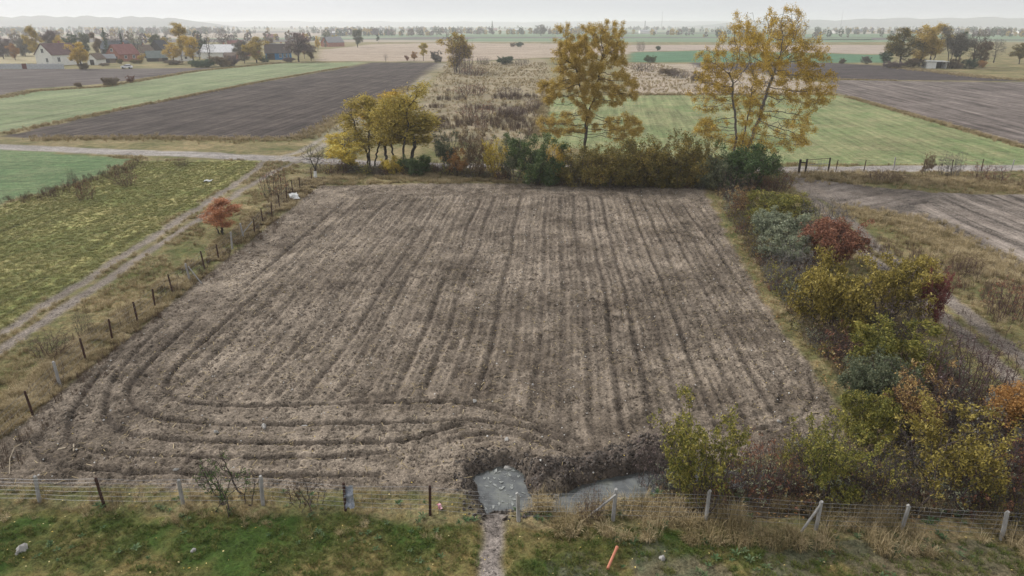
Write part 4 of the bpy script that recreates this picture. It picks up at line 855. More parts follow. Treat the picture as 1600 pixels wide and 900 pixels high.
def fence(label, pts, kinds, hts, strands, vert, lean=.06, seed=0, braces=(), wr=.0052):
    g = random.Random(seed); t = empty('wire_fence', (pts[0][0], pts[0][1], 0)); ox, oy = pts[0]; tops = []
    for i, (p, k) in enumerate(zip(pts, kinds)):
        h = hts*g.uniform(.92,1.08); z = gz(*p); lx, ly = g.uniform(-lean,lean), g.uniform(-lean,lean)
        o = obj('post', PM[k][i % 2], t, (p[0]-ox, p[1]-oy, z)); o.rotation_euler = (ly, lx, g.uniform(0,3)); o.scale = (1,1,h)
        tops.append((p[0]-ox, p[1]-oy, z, h, lx, ly))
    for f in strands:
        b = MB(); line = []
        for i, (x,y,z,h,lx,ly) in enumerate(tops):
            line.append((x+lx*h*f, y-ly*h*f-.05, z+h*f))
            if i+1 < len(tops): q = tops[i+1]; line.append(((x+q[0])/2+(lx+q[4])/2*f, (y+q[1])/2-.05, (z+h*f+q[2]+q[3]*f)/2 - .035))
        b.tube(line, wr, 3, False); b.build('wire', WIREM, t)
    if vert:
        b = MB()
        for a, c in zip(tops[:-1], tops[1:]):
            n = max(2, int(math.hypot(c[0]-a[0], c[1]-a[1])/vert))
            for k in range(1,n):
                s = k/n; x = a[0]+(c[0]-a[0])*s; y = a[1]+(c[1]-a[1])*s-.05; z = a[2]+(c[2]-a[2])*s; h = a[3]+(c[3]-a[3])*s
                b.tube([(x,y,z+.05),(x+g.uniform(-.02,.02),y,z+h*strands[-1]-.02)], wr*.75, 3, False)
        b.build('mesh_wires', WIREM, t)['kind'] = 'stuff'
    for i, (dx, dy) in braces:
        x,y,z,h,lx,ly = tops[i]; b = MB(); b.tube([(x+dx,y+dy,z-.1),(x+lx,y,z+h*.85)], .04, 5); b.build('brace', POST_GREY, t)
    return tag(t, label, 'fence')
fence('wire mesh fence along the near edge of the field', FENCE_N, ['grey','grey','rust','grey','grey','rust','rust','grey','grey','grey','grey','grey','grey','grey'], 1.12, (.22,.38,.54,.70,.84,.97), .3, .07, 4, [(8,(-.9,.15)),(10,(-.55,-.1))])
fence('wire fence climbing along the meadow side of the field', FENCE_L, ['rust','rust','grey','rust','rust','rust','rust','rust','grey','rust','rust','grey','grey','rust','rust','rust','rust','rust','rust','rust','rust'], 1.25, (.3,.55,.78,.95), .6, .07, 9, [(8,(.9,-.3)),(13,(-.9,-.9))])
GFP = [(35.37,74.17),(38.62,74.52),(42.22,75.23),(45.08,74.52),(48.24,74.52),(51.69,74.87),(54.77,74.52),(58.03,74.17)]
fence('post and wire fence running right from the field gate', GFP, ['rust','rust','grey','rust','rust','rust','grey','rust'], 1.35, (.35,.65,.95), 0, .06, 12)
t = empty('field_gate', (*(31.05,73.48), gz(*(31.05,73.48)))); a = Vector((0,0,0)); e = Vector((*(34.54,74.17),0))-Vector((*(31.05,73.48),0)); m_ = Vector((*(31.61,73.14),0))-Vector((*(31.05,73.48),0))
MB().tube([(0,0,-.3),(0,0,1.5)],.13,6).build('gate_post', DARKWOOD, t); MB().tube([(m_.x,m_.y,-.3),(m_.x,m_.y,1.6)],.10,6).build('gate_post', DARKWOOD, t)
MB().tube([(e.x,e.y,-.3),(e.x,e.y,1.55)],.09,6).build('gate_post', DARKWOOD, t)
MB().tube([(0,0,1.2),(m_.x,m_.y,1.2)],.06,5).build('rail', DARKWOOD, t)
for z in (.35,.95,1.5): MB().tube([(m_.x,m_.y,z),(e.x,e.y,z)],.03,5).build('rail', POST_GREY if z < 1 else DARKWOOD, t)
b = MB()
for k in range(1,8): b.tube([(m_.x+(e.x-m_.x)*k/8, m_.y+(e.y-m_.y)*k/8, .1),(m_.x+(e.x-m_.x)*k/8, m_.y+(e.y-m_.y)*k/8,1.48)],.012,3)
b.build('mesh_wires', WIREM, t)['kind'] = 'stuff'; tag(t, 'dark timber and wire field gate beside the spreading tree', 'gate')
# weathered plank fence at the right edge
o0 = (18.68,21.49); t = empty('plank_fence', (*o0, gz(*o0)))
pl = [MB().hexa([(-.12,-.02,-.2),(.12,-.02,-.2),(.12,.02,-.2),(-.12,.02,-.2),(-.11+s,-.02,1.15),(.10+s,-.02,1.05),(.10+s,.02,1.05),(-.11+s,.02,1.15)]).mesh('plank', TIMBER) for s in (.02,-.03)]
for k in range(7):
    o = obj('plank', pl[k%2], t, (k*.32, -k*.14, 0)); o.rotation_euler = (.03*((k*37)%5-2), .04*((k*53)%5-2), -.35); o.scale = (1,1,1+.06*((k*29)%4))
MB().box(-.1,2.2,-.0,.05,.75,.85).build('rail', TIMBER, t, (0,.06,0), -.41); tag(t, 'weathered grey plank fence at the right picture edge', 'fence')
# whitewashed lower trunk of the fruit tree
at = [o for o in bpy.data.objects if o.name.startswith('fruit_tree')][0]
wwm = plain('whitewash', (.62,.62,.60), (.78,.78,.76), 6, .9, .3)
MB().tube([(0,0,0),(.05,0,2.2)],[.36,.27],7).build('whitewash', wwm, at)

# ------------------------------------------------------------------ village
GLASS = plain('window_glass', (.03,.035,.04), (.06,.07,.08), 2, .15, 0, .5)
WHITEP = plain('white_paint', (.66,.66,.64), (.80,.80,.78), 3, .8, .1)
M_ = {k: plain(k, a, b, 1.2, .85, .25) for k, a, b in [
 ('white_wall',(.68,.67,.63),(.80,.79,.75)),('brick_wall',(.30,.13,.10),(.42,.20,.15)),('dark_wall',(.035,.03,.028),(.08,.07,.065)),('blue_wall',(.02,.13,.30),(.04,.20,.42)),('grey_wall',(.25,.24,.23),(.36,.35,.34)),('tan_wall',(.34,.28,.21),(.46,.40,.32)),
 ('purple_roof',(.115,.070,.072),(.18,.115,.112)),('red_roof',(.20,.085,.08),(.29,.135,.12)),('slate_roof',(.085,.095,.11),(.14,.15,.165)),('green_roof',(.14,.165,.155),(.21,.235,.22)),('black_roof',(.035,.035,.042),(.065,.065,.075)),('white_roof',(.55,.54,.54),(.75,.74,.74)),('brown_roof',(.12,.085,.065),(.19,.145,.115)),('grey_roof',(.22,.22,.225),(.32,.32,.325)),('dark_roof',(.075,.062,.058),(.125,.105,.098))]}
def house(label, loc, rot, l, wd, wh, rh, wall, roof, wins=(), doors=(), chim=True, name='house', cat='house', ridge=None, over=.35):
    t = empty(name, (loc[0],loc[1],0), R(rot)); x, y = l/2, wd/2
    b = MB(); b.add([(-x,-y,-.2),(x,-y,-.2),(x,y,-.2),(-x,y,-.2),(-x,-y,wh),(x,-y,wh),(x,y,wh),(-x,y,wh),(-x,0,wh+rh),(x,0,wh+rh)],[(0,3,2,1),(0,1,5,4),(2,3,7,6),(3,0,4,8,7),(1,2,6,9,5),(4,5,9,8),(6,7,8,9)])
    b.build('wall', M_[wall], t)
    s = rh/y; th = .14; ro = None
    for sg in (-1,1):
        ye = sg*(y+over); ze = wh - s*over; q = [(-x-over,ye,ze+.03),(x+over,ye,ze+.03),(x+over,0,wh+rh+.03),(-x-over,0,wh+rh+.03)]; q2 = [(a_,b_,c_+th) for a_,b_,c_ in q]
        r_ = MB(); r_.hexa(q+q2 if sg < 0 else q[::-1]+q2[::-1]); ro = r_.build('roof', M_[roof], t)
    if ridge: MB().box(-x-over,x+over,-.16,.16,wh+rh+.12,wh+rh+.28).build('ridge_cap', M_[ridge], t)
    if chim: MB().box(x*.25,x*.25+.55,.25,.8,wh+rh*.6,wh+rh+.9).build('chimney', M_['brick_wall'], ro)
    for (side, u, z, ww, hh) in wins:          # front, gable (left end), end (right end)
        f = empty('window', (0,0,0)); f.parent = t
        if side == 'f': f.location = (u,-y,z)
        elif side == 'g': f.location = (-x,u,z); f.rotation_euler = (0,0,R(-90))
        else: f.location = (x,u,z); f.rotation_euler = (0,0,R(90))
        MB().box(-ww/2,ww/2,-.05,.02,-hh/2,hh/2).build('pane', GLASS, f)
        fr = MB(); e_ = .09
        for q in ((-ww/2-e_,-ww/2,-hh/2-e_,hh/2+e_),(ww/2,ww/2+e_,-hh/2-e_,hh/2+e_),(-ww/2,ww/2,hh/2,hh/2+e_),(-ww/2,ww/2,-hh/2-e_,-hh/2),(-.03,.03,-hh/2,hh/2)): fr.box(q[0],q[1],-.10,.02,q[2],q[3])
        fr.build('frame', WHITEP, f)
    for (side, u, ww, hh, m) in doors:
        if side == 'f': MB().box(u-ww/2,u+ww/2,-y-.06,-y+.02,-.1,hh).build('door', M_[m], t)
        else: MB().box(-x-.06,-x+.02,u-ww/2,u+ww/2,-.1,hh).build('door', M_[m], t)
    return tag(t, label, cat, 'village buildings')
house('white rendered house with purple brown roof', (-180.19,286.13), 70, 12.5, 9.0, 4.1, 3.9, 'white_wall', 'purple_roof', [('g',-1.6,2.0,1.1,1.5),('g',0,5.4,1.3,1.5),('f',-3.6,2.2,1.1,1.6),('f',1.5,2.2,1.1,1.5)], [('f',4.2,1.0,2.1,'brown_roof')])
house('red brick house with red tiled roof', (-170.95,316.86), 66, 10, 8.0, 3.0, 3.8, 'brick_wall', 'red_roof', [('g',.2,4.6,1.3,1.2),('f',-2,1.8,1.1,1.2),('f',2,1.8,1.1,1.2)], [('g',-1.8,1.6,2.1,'dark_wall')])
house('long blue grey roofed barn behind the red roof house', (-206.69,377.36), 34, 14, 9, 3.4, 3.6, 'dark_wall', 'slate_roof', [], [('f',2,3.0,2.8,'brown_roof')], False, 'barn', 'barn', 'grey_roof')
house('small white gabled shed with dark door right of the white house', (-165.39,286.13), 79, 5, 4.2, 2.3, 1.9, 'white_wall', 'brown_roof', [], [('g',0,1.8,2.0,'dark_wall')], False, 'shed', 'shed')
house('dark pointed barn with black roof', (-179.83,369.54), 86, 9, 8, 2.8, 4.6, 'dark_wall', 'black_roof', [('f',1.5,1.8,1.0,1.0)], [], False, 'barn', 'barn')
house('low shed with grey green roof before the pointed barn', (-154.92,314.06), 31, 8.0, 6, 1.6, 2.6, 'dark_wall', 'green_roof', [], [('f',1,1.4,1.5,'brown_roof')], False, 'shed', 'shed')
house('brown roofed cottage left of the pointed barn', (-177.80,347.89), 68, 8, 7, 2.6, 3.2, 'tan_wall', 'brown_roof', [('g',0,2,1,1.1)], [], True)
house('long house under a broken white roof', (-138.04,341.21), -6, 15, 8, 2.9, 3.2, 'white_wall', 'white_roof', [('e',0,4.0,1.2,1.2),('f',4,1.8,1.2,1.3)], [], True)
house('small red brick shed before the white roof', (-124.65,319.72), 2, 5, 4, 2.0, 1.3, 'brick_wall', 'brown_roof', [], [('f',0,1.2,1.7,'dark_wall')], False, 'shed', 'shed')
house('small grey roofed cottage behind the crooked birch', (-158.22,362.03), 30, 8, 7, 2.6, 3.0, 'white_wall', 'grey_roof', [('f',0,1.6,1,1.1)], [], True)
house('brick cottage with brown roof behind the olive gold tree', (-133.89,369.54), 24, 9, 7, 2.6, 3.2, 'brick_wall', 'brown_roof', [('f',1,1.6,1,1.1)], [], True)
house('white cottage with slate roof left of the brown cottage', (-197.98,377.36), 40, 9, 7, 2.8, 3.2, 'white_wall', 'slate_roof', [('f',1,1.6,1,1.1)], [], True)
house('low timber shed between white house and red roof house', (-169.64,300.73), 42, 6, 4, 1.9, 1.4, 'brown_roof', 'grey_roof', [], [('f',0,1.4,1.6,'dark_wall')], False, 'shed', 'shed')
house('tan cottage with red roof far behind the white roof', (-164.62,432.10), 20, 9, 7, 2.8, 3.2, 'tan_wall', 'red_roof', [('f',1,1.6,1,1.1)], [], True)
hb = house('dark roofed house with bright blue windowed front', (-107.39,331.66), 15, 11, 8, 3.0, 3.6, 'blue_wall', 'dark_roof', [('f',1.0,1.7,1.0,1.4),('f',2.8,1.7,1.0,1.4),('f',4.4,1.7,.8,1.4)], [('f',-3.2,3.4,2.6,'dark_wall')], True, ridge='white_roof')
house('low white walled house seen under the golden village trees', (-145.28,316.86), 36, 8, 6, 2.4, 2.2, 'white_wall', 'grey_roof', [('f',1,1.4,1,1)], [], True)
house('distant house with red gable and pale blue roof', (-130.50,527.29), 49, 14, 9, 3, 3.6, 'brick_wall', 'grey_roof', [('g',0,3,1.4,1.4)], [], False)
house('distant white flat roofed hall behind the village', (-242.98,1015.95), 2, 24, 12, 4.5, 1.0, 'grey_wall', 'white_roof', [], [], False, 'hall', 'hall')
FG = 'distant farm buildings'
for lb, p, l, wl, rf, rt in [('distant long white farm building on the left skyline', (-324.65,1745.76), 46, 'white_wall','grey_roof',4),('distant white cottage far behind the blue house', (-233.15,760.51), 11,'white_wall','grey_roof',20),('distant white gabled house right of the rusty tree', (273.90,1262.57), 22,'white_wall','white_roof',60),('distant white house left of the skyline poplar', (-3.22,1833.34), 26,'white_wall','grey_roof',8),
                          ('distant pale house at the foot of the skyline poplar', (-45.27,1779.77), 24,'tan_wall','red_roof',5),('distant low white shed on the skyline', (12.14,1729.23), 16,'white_wall','white_roof',-10),('distant pink roofed farmhouse beyond the blue house', (-246.11,744.87), 16,'tan_wall','red_roof',12),('distant pale house under the left ridge', (-436.44,1745.76), 20,'white_wall','grey_roof',3),
                          ('distant white barn beyond the grove right edge', (855.42,1220.29), 26,'white_wall','slate_roof',0),('distant grey house before the right ridge', (667.91,1408.92), 20,'grey_wall','slate_roof',10),('distant pale house low on the right plain', (580.01,1307.87), 18,'white_wall','brown_roof',30),('distant brown roofed farm in the middle plain', (-245.02,1745.76), 24,'tan_wall','brown_roof',0),('distant pale greenhouse right of the rusty tree', (243.49,1307.87), 40,'white_wall','grey_roof',0)]:
    h_ = house(lb, p, rt, l*.75, l*.42, min(3.2,l*.2), min(2.8,l*.16), wl, rf, [], [], False); h_['group'] = FG
# concrete panel fence by the white house
p0 = np.array((-194.06,258.45)); p1 = np.array((-161.49,258.45)); n = 17; t = empty('panel_fence', (*p0,0)); dv = (p1-p0)/n; rzp = math.atan2(dv[1],dv[0]); ln = float(np.linalg.norm(dv))
CONC = plain('concrete_panel', (.36,.37,.38), (.58,.59,.60), 1.5, .9, .3)
pan = MB().box(.08,ln-.08,-.05,.05,0,1.75).mesh('panel', CONC); pst = MB().box(-.09,.09,-.09,.09,-.2,1.95).mesh('post', CONC)
for k in range(n):
    if k == 9:
        obj('gate_panel', MB().box(.08,ln-.08,-.05,.05,0,1.8).mesh('gate_panel', plain('oxide_paint',(.13,.05,.05),(.19,.08,.07),3,.8,.2)), t, (*(dv*k),0), rzp)
    else: obj('panel', pan, t, (*(dv*k),0), rzp)
    obj('post', pst, t, (*(dv*k),0), rzp)
tag(t, 'pale concrete panel fence left of the white house', 'fence')
# open shed in the grove
t = empty('open_shed', (*(154.69,262.69),0), R(-4)); b = MB(); 
b.box(-3.6,-3.45,-1.8,1.8,0,2.3); b.build('wall', WHITEP, t); MB().box(3.4,3.55,-1.8,1.8,0,2.1).build('wall', WHITEP, t); MB().box(-3.45,3.4,1.65,1.8,0,2.2).build('back_wall', M_['dark_wall'], t)
MB().box(-3.45,-.4,-1.8,-1.68,0,2.2).build('front_panel', WHITEP, t); MB().box(-.4,-.2,-1.8,-1.65,0,2.2).build('post', WHITEP, t)
MB().hexa([(-4,-2.3,2.45),(4,-2.3,2.25),(4,2.1,2.45),(-4,2.1,2.65),(-4,-2.3,2.6),(4,-2.3,2.4),(4,2.1,2.6),(-4,2.1,2.8)]).build('roof', WHITEP, t)
tag(t, 'small white open fronted shed in front of the grove', 'shed')
# parked white car on the field edge
t = empty('parked_car', (*(-139.77,259.98),0), R(4)); CARW = plain('white_car_paint', (.72,.72,.72), (.80,.80,.80), 2, .3, 0, .5); TYRE = plain('tyre_rubber', (.012,.012,.012), (.03,.03,.03), 5, .9, 0)
prof = [(-1.8,.35),(-1.82,.8),(-1.65,1.0),(-.95,1.05),(1.6,1.0),(1.82,.75),(1.8,.35)]
vs = [(x,s*.78,z) for s in (-1,1) for x,z in prof]; k = len(prof); b = MB(); b.add(vs, [tuple(range(k)), tuple(range(2*k-1,k-1,-1))]+[(i,k+i,k+(i+1)%k,(i+1)%k) for i in range(k)]); b.build('body', CARW, t)
MB().hexa([(-1.0,-.72,1.03),(1.5,-.72,1.02),(1.5,.72,1.02),(-1.0,.72,1.03),(-.35,-.6,1.45),(1.15,-.6,1.45),(1.15,.6,1.45),(-.35,.6,1.45)]).build('window_band', GLASS, t)
MB().hexa([(-.38,-.62,1.45),(1.18,-.62,1.45),(1.18,.62,1.45),(-.38,.62,1.45),(-.2,-.55,1.5),(1.0,-.55,1.5),(1.0,.55,1.5),(-.2,.55,1.5)]).build('car_roof', CARW, t)
for x in (-1.15,1.15):
    for y in (-.74,.74): MB().tube([(x,y-.09,.31),(x,y+.09,.31)],.31,12).build('wheel', TYRE, t)
tag(t, 'small white car parked on the edge of the ploughed field', 'car')
# masts and chimney on the skyline
for lb, p, h, r in [('slim lattice mast on the skyline right of the rusty tree', (430,2100), 48, .5), ('slim mast on the skyline right of the spreading tree', (980,2180), 52, .45), ('grey factory chimney on the skyline', (300,1650), 22, 1.1)]:
    t = empty('mast' if r < 1 else 'chimney_stack', (*p,0)); b = MB(); b.tube([(0,0,0),(0,0,h*.6),(0,0,h)],[r*1.6,r,r*.7],4 if r < 1 else 10); b.build('shaft', M_['grey_wall'], t); MB().tube([(0,0,h*.98),(0,0,h*1.02)],r*1.1,6).build('top_ring', M_['dark_wall'], t); tag(t, lb, 'mast' if r < 1 else 'chimney')

# ------------------------------------------------------------------ small things lying about
STONE = plain('pale_stone', (.22,.21,.195), (.40,.385,.36), 5, .9, .5)
def stone(label, p, s, flat=.6, mat=None, name='stone', seed=0, group='loose stones'):
    g = np.random.default_rng(seed); V = []; F = []
    import bmesh
    bm = bmesh.new(); bmesh.ops.create_icosphere(bm, subdivisions=2, radius=1)
    for v in bm.verts:
        d = v.co.normalized(); k = 1+.25*math.sin(3*d.x+seed)+.2*math.sin(4*d.y+2*seed)+.12*math.sin(7*d.z+5*d.x); v.co = Vector((d.x*s*k, d.y*s*k*.75, d.z*s*flat*k))
    me = bpy.data.meshes.new(name); bm.to_mesh(me); bm.free(); me.materials.append(mat or STONE)
    o = obj(name, me, None, (p[0],p[1],gz(*p)+s*flat*.35), seed*1.3); return tag(o, label, 'stone', group)
for i, (lb, p, s) in enumerate([('pale flat stone in the corner of the near lawn', (-14.91,16.47), .22),('dark grey stone on the lawn left of the saplings', (-9.72,16.53), .09),('pale block on the mud between pit and ditch', (1.50,19.44), .14),('grey stone in the second turning furrow', (-9.86,23.35), .15),('white stone right of the grey furrow stone', (-8.37,23.59), .13),
    ('white stone where the furrows begin to bend', (-1.58,25.27), .10),('pale stone left of the furrow pair by the corner', (-11.64,23.03), .11),('white stone above the ditch willow', (10.78,23.78), .11),('pale stone on the right half of the field', (0.91,26.82), .09),('white stone on the last furrow by the saplings', (-12.05,20.52), .09),('pale stone on the rim behind the pit', (-0.20,22.33), .12),('pale stone in the mud at the pit head', (-0.12,21.06), .17),('grey stone by the footpath near the lawn', (4.53,16.26), .13)]): stone(lb, p, s, seed=i+1)
PIPEM = plain('orange_plastic', (.42,.15,.09), (.52,.20,.12), 3, .45, 0, .4)
a, c = (3.20,16.53), (2.80,15.69); zz = gz(*a)
t = empty('drain_pipe', (*c, gz(*c)+.05)); b = MB(); b.tube([(0,0,.02),((a[0]-c[0])*.5,(a[1]-c[1])*.5,.05),(a[0]-c[0],a[1]-c[1],zz-gz(*c)+.06)],.042,10); b.build('tube', PIPEM, t); b = MB(); b.tube([((a[0]-c[0])*.9,(a[1]-c[1])*.9,(zz-gz(*c)+.05)),(a[0]-c[0],a[1]-c[1],zz-gz(*c)+.06)],.052,10); b.build('socket', PIPEM, t)
tag(t, 'orange plastic drain pipe lying on the lawn', 'pipe')
def scrap(name, label, cat, p, sx, sy, mat, rz, lift=.06, seed=1, tilt=.2, z=None):
    g = random.Random(seed); n = 6; V = []; F = []
    for s in (0,1):
        for j in range(n):
            for i in range(n): V.append(((i/(n-1)-.5)*sx*(1+.12*g.uniform(-1,1)), (j/(n-1)-.5)*sy*(1+.12*g.uniform(-1,1)), .05*math.sin(i*1.7+seed)+.05*math.cos(j*2.1)+s*.012))
    for j in range(n-1):
        for i in range(n-1): q = j*n+i; F.append((q,q+1,q+n+1,q+n)); q += n*n; F.append((q+n,q+n+1,q+1,q))
    me = bpy.data.meshes.new(name); me.from_pydata(V,[],F); me.materials.append(mat); o = obj(name, me, None, (p[0],p[1],(gz(*p) if z is None else z)+lift), rz); o.rotation_euler = (tilt,0,rz); return tag(o, label, cat)
PINK = plain('pink_plastic', (.62,.20,.27), (.80,.62,.64), 14, .5, 0, .3); BLUEB = plain('blue_grey_plastic', (.16,.19,.26), (.45,.47,.50), 12, .45, 0, .3)
scrap('plastic_scrap', 'pink and white plastic scrap by the dark fence post', 'litter', (-2.39,18.44), .15,.24, PINK, .5, .1, 2, .5)
scrap('plastic_bag', 'blue grey plastic bag caught on the near fence', 'litter', (-5.37,18.50), .28,.75, BLUEB, .2, .55, 3, 1.45)
scrap('plastic_sheet', 'white sheet lying against the left fence', 'litter', (-19.95,61.33), .75,.9, WHITEP, .6, .35, 4, .5)
scrap('plastic_sheet', 'small white scrap lying on the meadow', 'litter', (-31.05,68.97), .8,.5, WHITEP, .2, .12, 5, .2)
STRAWM = plain('pale_stick', (.26,.21,.15), (.38,.32,.24), 8, .9, 0)
a = (-17.83,20.22); b_ = (-18.61,22.07); t = MB(); t.tube([(0,0,.05),((b_[0]-a[0])*.7,(b_[1]-a[1])*.45,.12),((b_[0]-a[0])*1.05,(b_[1]-a[1])*.8,.14),(b_[0]-a[0],b_[1]-a[1],.1)],.017,6)
tag(t.build('bent_stick', STRAWM, None, (*a, gz(*a))), 'bent pale stick lying in the near field corner', 'stick')
for i, (p, q) in enumerate([((-17.07,21.74),(-16.83,21.86)),((-16.39,21.62),(-16.64,22.03))]):
    t = MB(); t.hexa([(0,-.05,0),(q[0]-p[0],q[1]-p[1]-.05,0),(q[0]-p[0],q[1]-p[1]+.05,0),(0,.05,0),(0,-.045,.04),(q[0]-p[0],q[1]-p[1]-.04,.05),(q[0]-p[0],q[1]-p[1]+.04,.05),(0,.045,.04)])
    tag(t.build('wood_chip', STRAWM, None, (*p, gz(*p)+.04)), ['pale wood splinter lying flat in the near corner','pale wood splinter pointing away in the near corner'][i], 'stick')

# ------------------------------------------------------------------ grass, weeds, leaves, crumbs: scattered masses
def gn_scatter(name, label, cat, P_, rot, scl, protos, idx):
    cl = bpy.data.collections.new(name+'_kinds')
    for p in protos: cl.objects.link(p)
    me = bpy.data.meshes.new(name); me.vertices.add(len(P_)); me.vertices.foreach_set('co', np.asarray(P_,np.float32).ravel())
    for k, tp, v in (('rot','FLOAT',rot),('scl','FLOAT',scl),('idx','INT',idx)):
        a = me.attributes.new(k, tp, 'POINT'); a.data.foreach_set('value', np.asarray(v, np.float32 if tp == 'FLOAT' else np.int32))
    o = obj(name, me); ng = bpy.data.node_groups.new(name, 'GeometryNodeTree')
    ng.interface.new_socket('Geometry', in_out='INPUT', socket_type='NodeSocketGeometry'); ng.interface.new_socket('Geometry', in_out='OUTPUT', socket_type='NodeSocketGeometry')
    gi = ng.nodes.new('NodeGroupInput'); go = ng.nodes.new('NodeGroupOutput'); ip = ng.nodes.new('GeometryNodeInstanceOnPoints'); ci = ng.nodes.new('GeometryNodeCollectionInfo')
    ci.inputs[0].default_value = cl; ci.inputs['Separate Children'].default_value = True; ci.inputs['Reset Children'].default_value = True; ip.inputs['Pick Instance'].default_value = True
    def na(nm, tp): n = ng.nodes.new('GeometryNodeInputNamedAttribute'); n.data_type = tp; n.inputs[0].default_value = nm; return n.outputs[0]
    cx = ng.nodes.new('ShaderNodeCombineXYZ'); e2 = ng.nodes.new('FunctionNodeEulerToRotation'); k = ng.links.new
    k(na('rot','FLOAT'), cx.inputs[2]); k(cx.outputs[0], e2.inputs[0]); k(gi.outputs[0], ip.inputs['Points']); k(ci.outputs[0], ip.inputs['Instance']); k(e2.outputs[0], ip.inputs['Rotation'])
    k(na('scl','FLOAT'), ip.inputs['Scale']); k(na('idx','INT'), ip.inputs['Instance Index']); k(ip.outputs[0], go.inputs[0])
    md = o.modifiers.new('scatter','NODES'); md.node_group = ng
    return tag(o, label, cat, kind='stuff')
def proto(name, me): return bpy.data.objects.new(name, me)
def tuft(name, seed, n, hgt, spread, width, mat, bend=.5, r0=.05):
    g = np.random.default_rng(seed); V = []; F = []
    for k in range(n):
        a = g.random()*6.283; r = r0*math.sqrt(g.random()); x, y = r*math.cos(a), r*math.sin(a); b = a+g.normal(0,.7); h = hgt*g.uniform(.55,1.15); s = spread*g.uniform(.3,1.2); wv = width*g.uniform(.6,1.3)
        dx, dy = math.cos(b), math.sin(b); nx, ny = -dy*wv/2, dx*wv/2; i = len(V)
        V += [(x-nx,y-ny,-.02),(x+nx,y+ny,-.02),(x+dx*s*.4-nx*.8,y+dy*s*.4-ny*.8,h*.65),(x+dx*s*.4+nx*.8,y+dy*s*.4+ny*.8,h*.65),(x+dx*s,y+dy*s,h*(1-bend*.35))]
        F += [(i,i+1,i+3,i+2)]; V; F.append((i+2,i+3,i+4))
    me = bpy.data.meshes.new(name); me.from_pydata(V,[],F); me.materials.append(mat); me.update(); return proto(name, me)
GM_G = grass_mat('green_grass', [(.05,.08,.016),(.09,.125,.028),(.15,.15,.045),(.25,.205,.09)], .7)
GM_D = grass_mat('dry_grass', [(.11,.095,.04),(.26,.20,.10),(.42,.33,.19),(.58,.48,.31)], .5)
GM_M = grass_mat('meadow_grass', [(.15,.175,.058),(.20,.205,.072),(.265,.245,.095),(.34,.295,.135)], 1.3)
GM_W = grass_mat('weed_leaves', [(.04,.08,.03),(.075,.12,.05),(.13,.17,.085)], 1.0)
GM_B = grass_mat('dead_weeds', [(.055,.035,.026),(.105,.070,.050),(.17,.12,.085)], .5)
LVM = grass_mat('fallen_leaf', [(.30,.19,.05),(.52,.38,.09),(.62,.54,.30),(.34,.15,.05)], 9)
LVR = grass_mat('rusty_fallen_leaf', [(.11,.045,.022),(.22,.10,.04),(.34,.20,.08),(.50,.40,.22)], 9)
TG = [tuft('lawn_tuft',s,26,.085,.07,.010,GM_G,r0=.08) for s in (1,2,3)]; TD = [tuft('dry_tuft',s+5,34,.42,.30,.012,GM_D,.9,r0=.13) for s in (1,2,3)]
TM = [tuft('meadow_tuft',s+9,22,.10,.11,.016,GM_M,r0=.14) for s in (1,2,3)]; TB = [tuft('weed_tuft',s+15,22,.6,.22,.012,GM_B,.3,r0=.16) for s in (1,2)]
def rosette(name, seed):
    g = np.random.default_rng(seed); V = []; F = []
    for k in range(11):
        a = k*2.4+g.normal(0,.3); l = g.uniform(.10,.24); wv = l*.32; dx, dy = math.cos(a), math.sin(a); nx, ny = -dy*wv/2, dx*wv/2; z = g.uniform(.06,.16); i = len(V)
        V += [(0,0,.01),(dx*l*.5-nx,dy*l*.5-ny,z*.9),(dx*l,dy*l,z),(dx*l*.5+nx,dy*l*.5+ny,z*.9)]; F.append((i,i+1,i+2,i+3))
    me = bpy.data.meshes.new(name); me.from_pydata(V,[],F); me.materials.append(GM_W); return proto(name, me)
TW = [rosette('broad_weed',s) for s in (1,2,3)]
def leafp(name, seed, s, mat):
    g = random.Random(seed); me = bpy.data.meshes.new(name); me.from_pydata([(-s*.6,0,.006),(0,-s*.4,.02),(s*.6,0,.008),(0,s*.4,.022)],[],[(0,1,2),(0,2,3)]); me.materials.append(mat); return proto(name, me)
TL = [leafp('leaf',s,.05*s,LVM) for s in (1,1.3)]; TR = [leafp('rusty_leaf',s,.055*s,LVR) for s in (1,1.4)]
def clodp(name, seed, s):
    g = np.random.default_rng(seed); b = MB(); V = unit(np.array([(0,0,1),(1,0,.2),(-.3,.95,.1),(-.8,-.5,.15),(.3,-.9,.1),(0,0,-.6)],float)+g.normal(0,.22,(6,3)))*s*g.uniform(.7,1.2,(6,1)); b.add(V.tolist(),[(0,1,2),(0,2,3),(0,3,4),(0,4,1),(5,2,1),(5,3,2),(5,4,3),(5,1,4)]); return proto(name, b.mesh(name, CLOD))
CLOD = plain('soil_clod', (.085,.066,.052), (.26,.212,.17), 3, 1, .2)
CLODP = plain('pale_pebble', (.42,.40,.37), (.66,.64,.60), 3, .9, .2)
TC = [clodp('clod',s,.055) for s in range(4)]
TP = []
for s in (8,9):
    p_ = clodp('pebble',s,.035); p_.data.materials[0] = CLODP; TP.append(p_)
def rnd(n, x0,x1,y0,y1): return rng.uniform(x0,x1,n), rng.uniform(y0,y1,n)
def zid_at(x, y): return zone_eval(x, y)[3]
ZN = [z[0] for z in ZONES]; ZI = lambda nm: [i for i, n in enumerate(ZN) if n == nm]
def put(name, label, cat, x, y, s0, s1, protos, dz=0.0, svar=None):
    z = ground_z(x, y)+dz; n = len(x); sc = rng.uniform(s0,s1,n)
    if svar is not None: sc = sc*svar
    return gn_scatter(name, label, cat, np.stack([x,y,z],1), rng.uniform(0,6.283,n), sc, protos, rng.integers(0,len(protos),n))
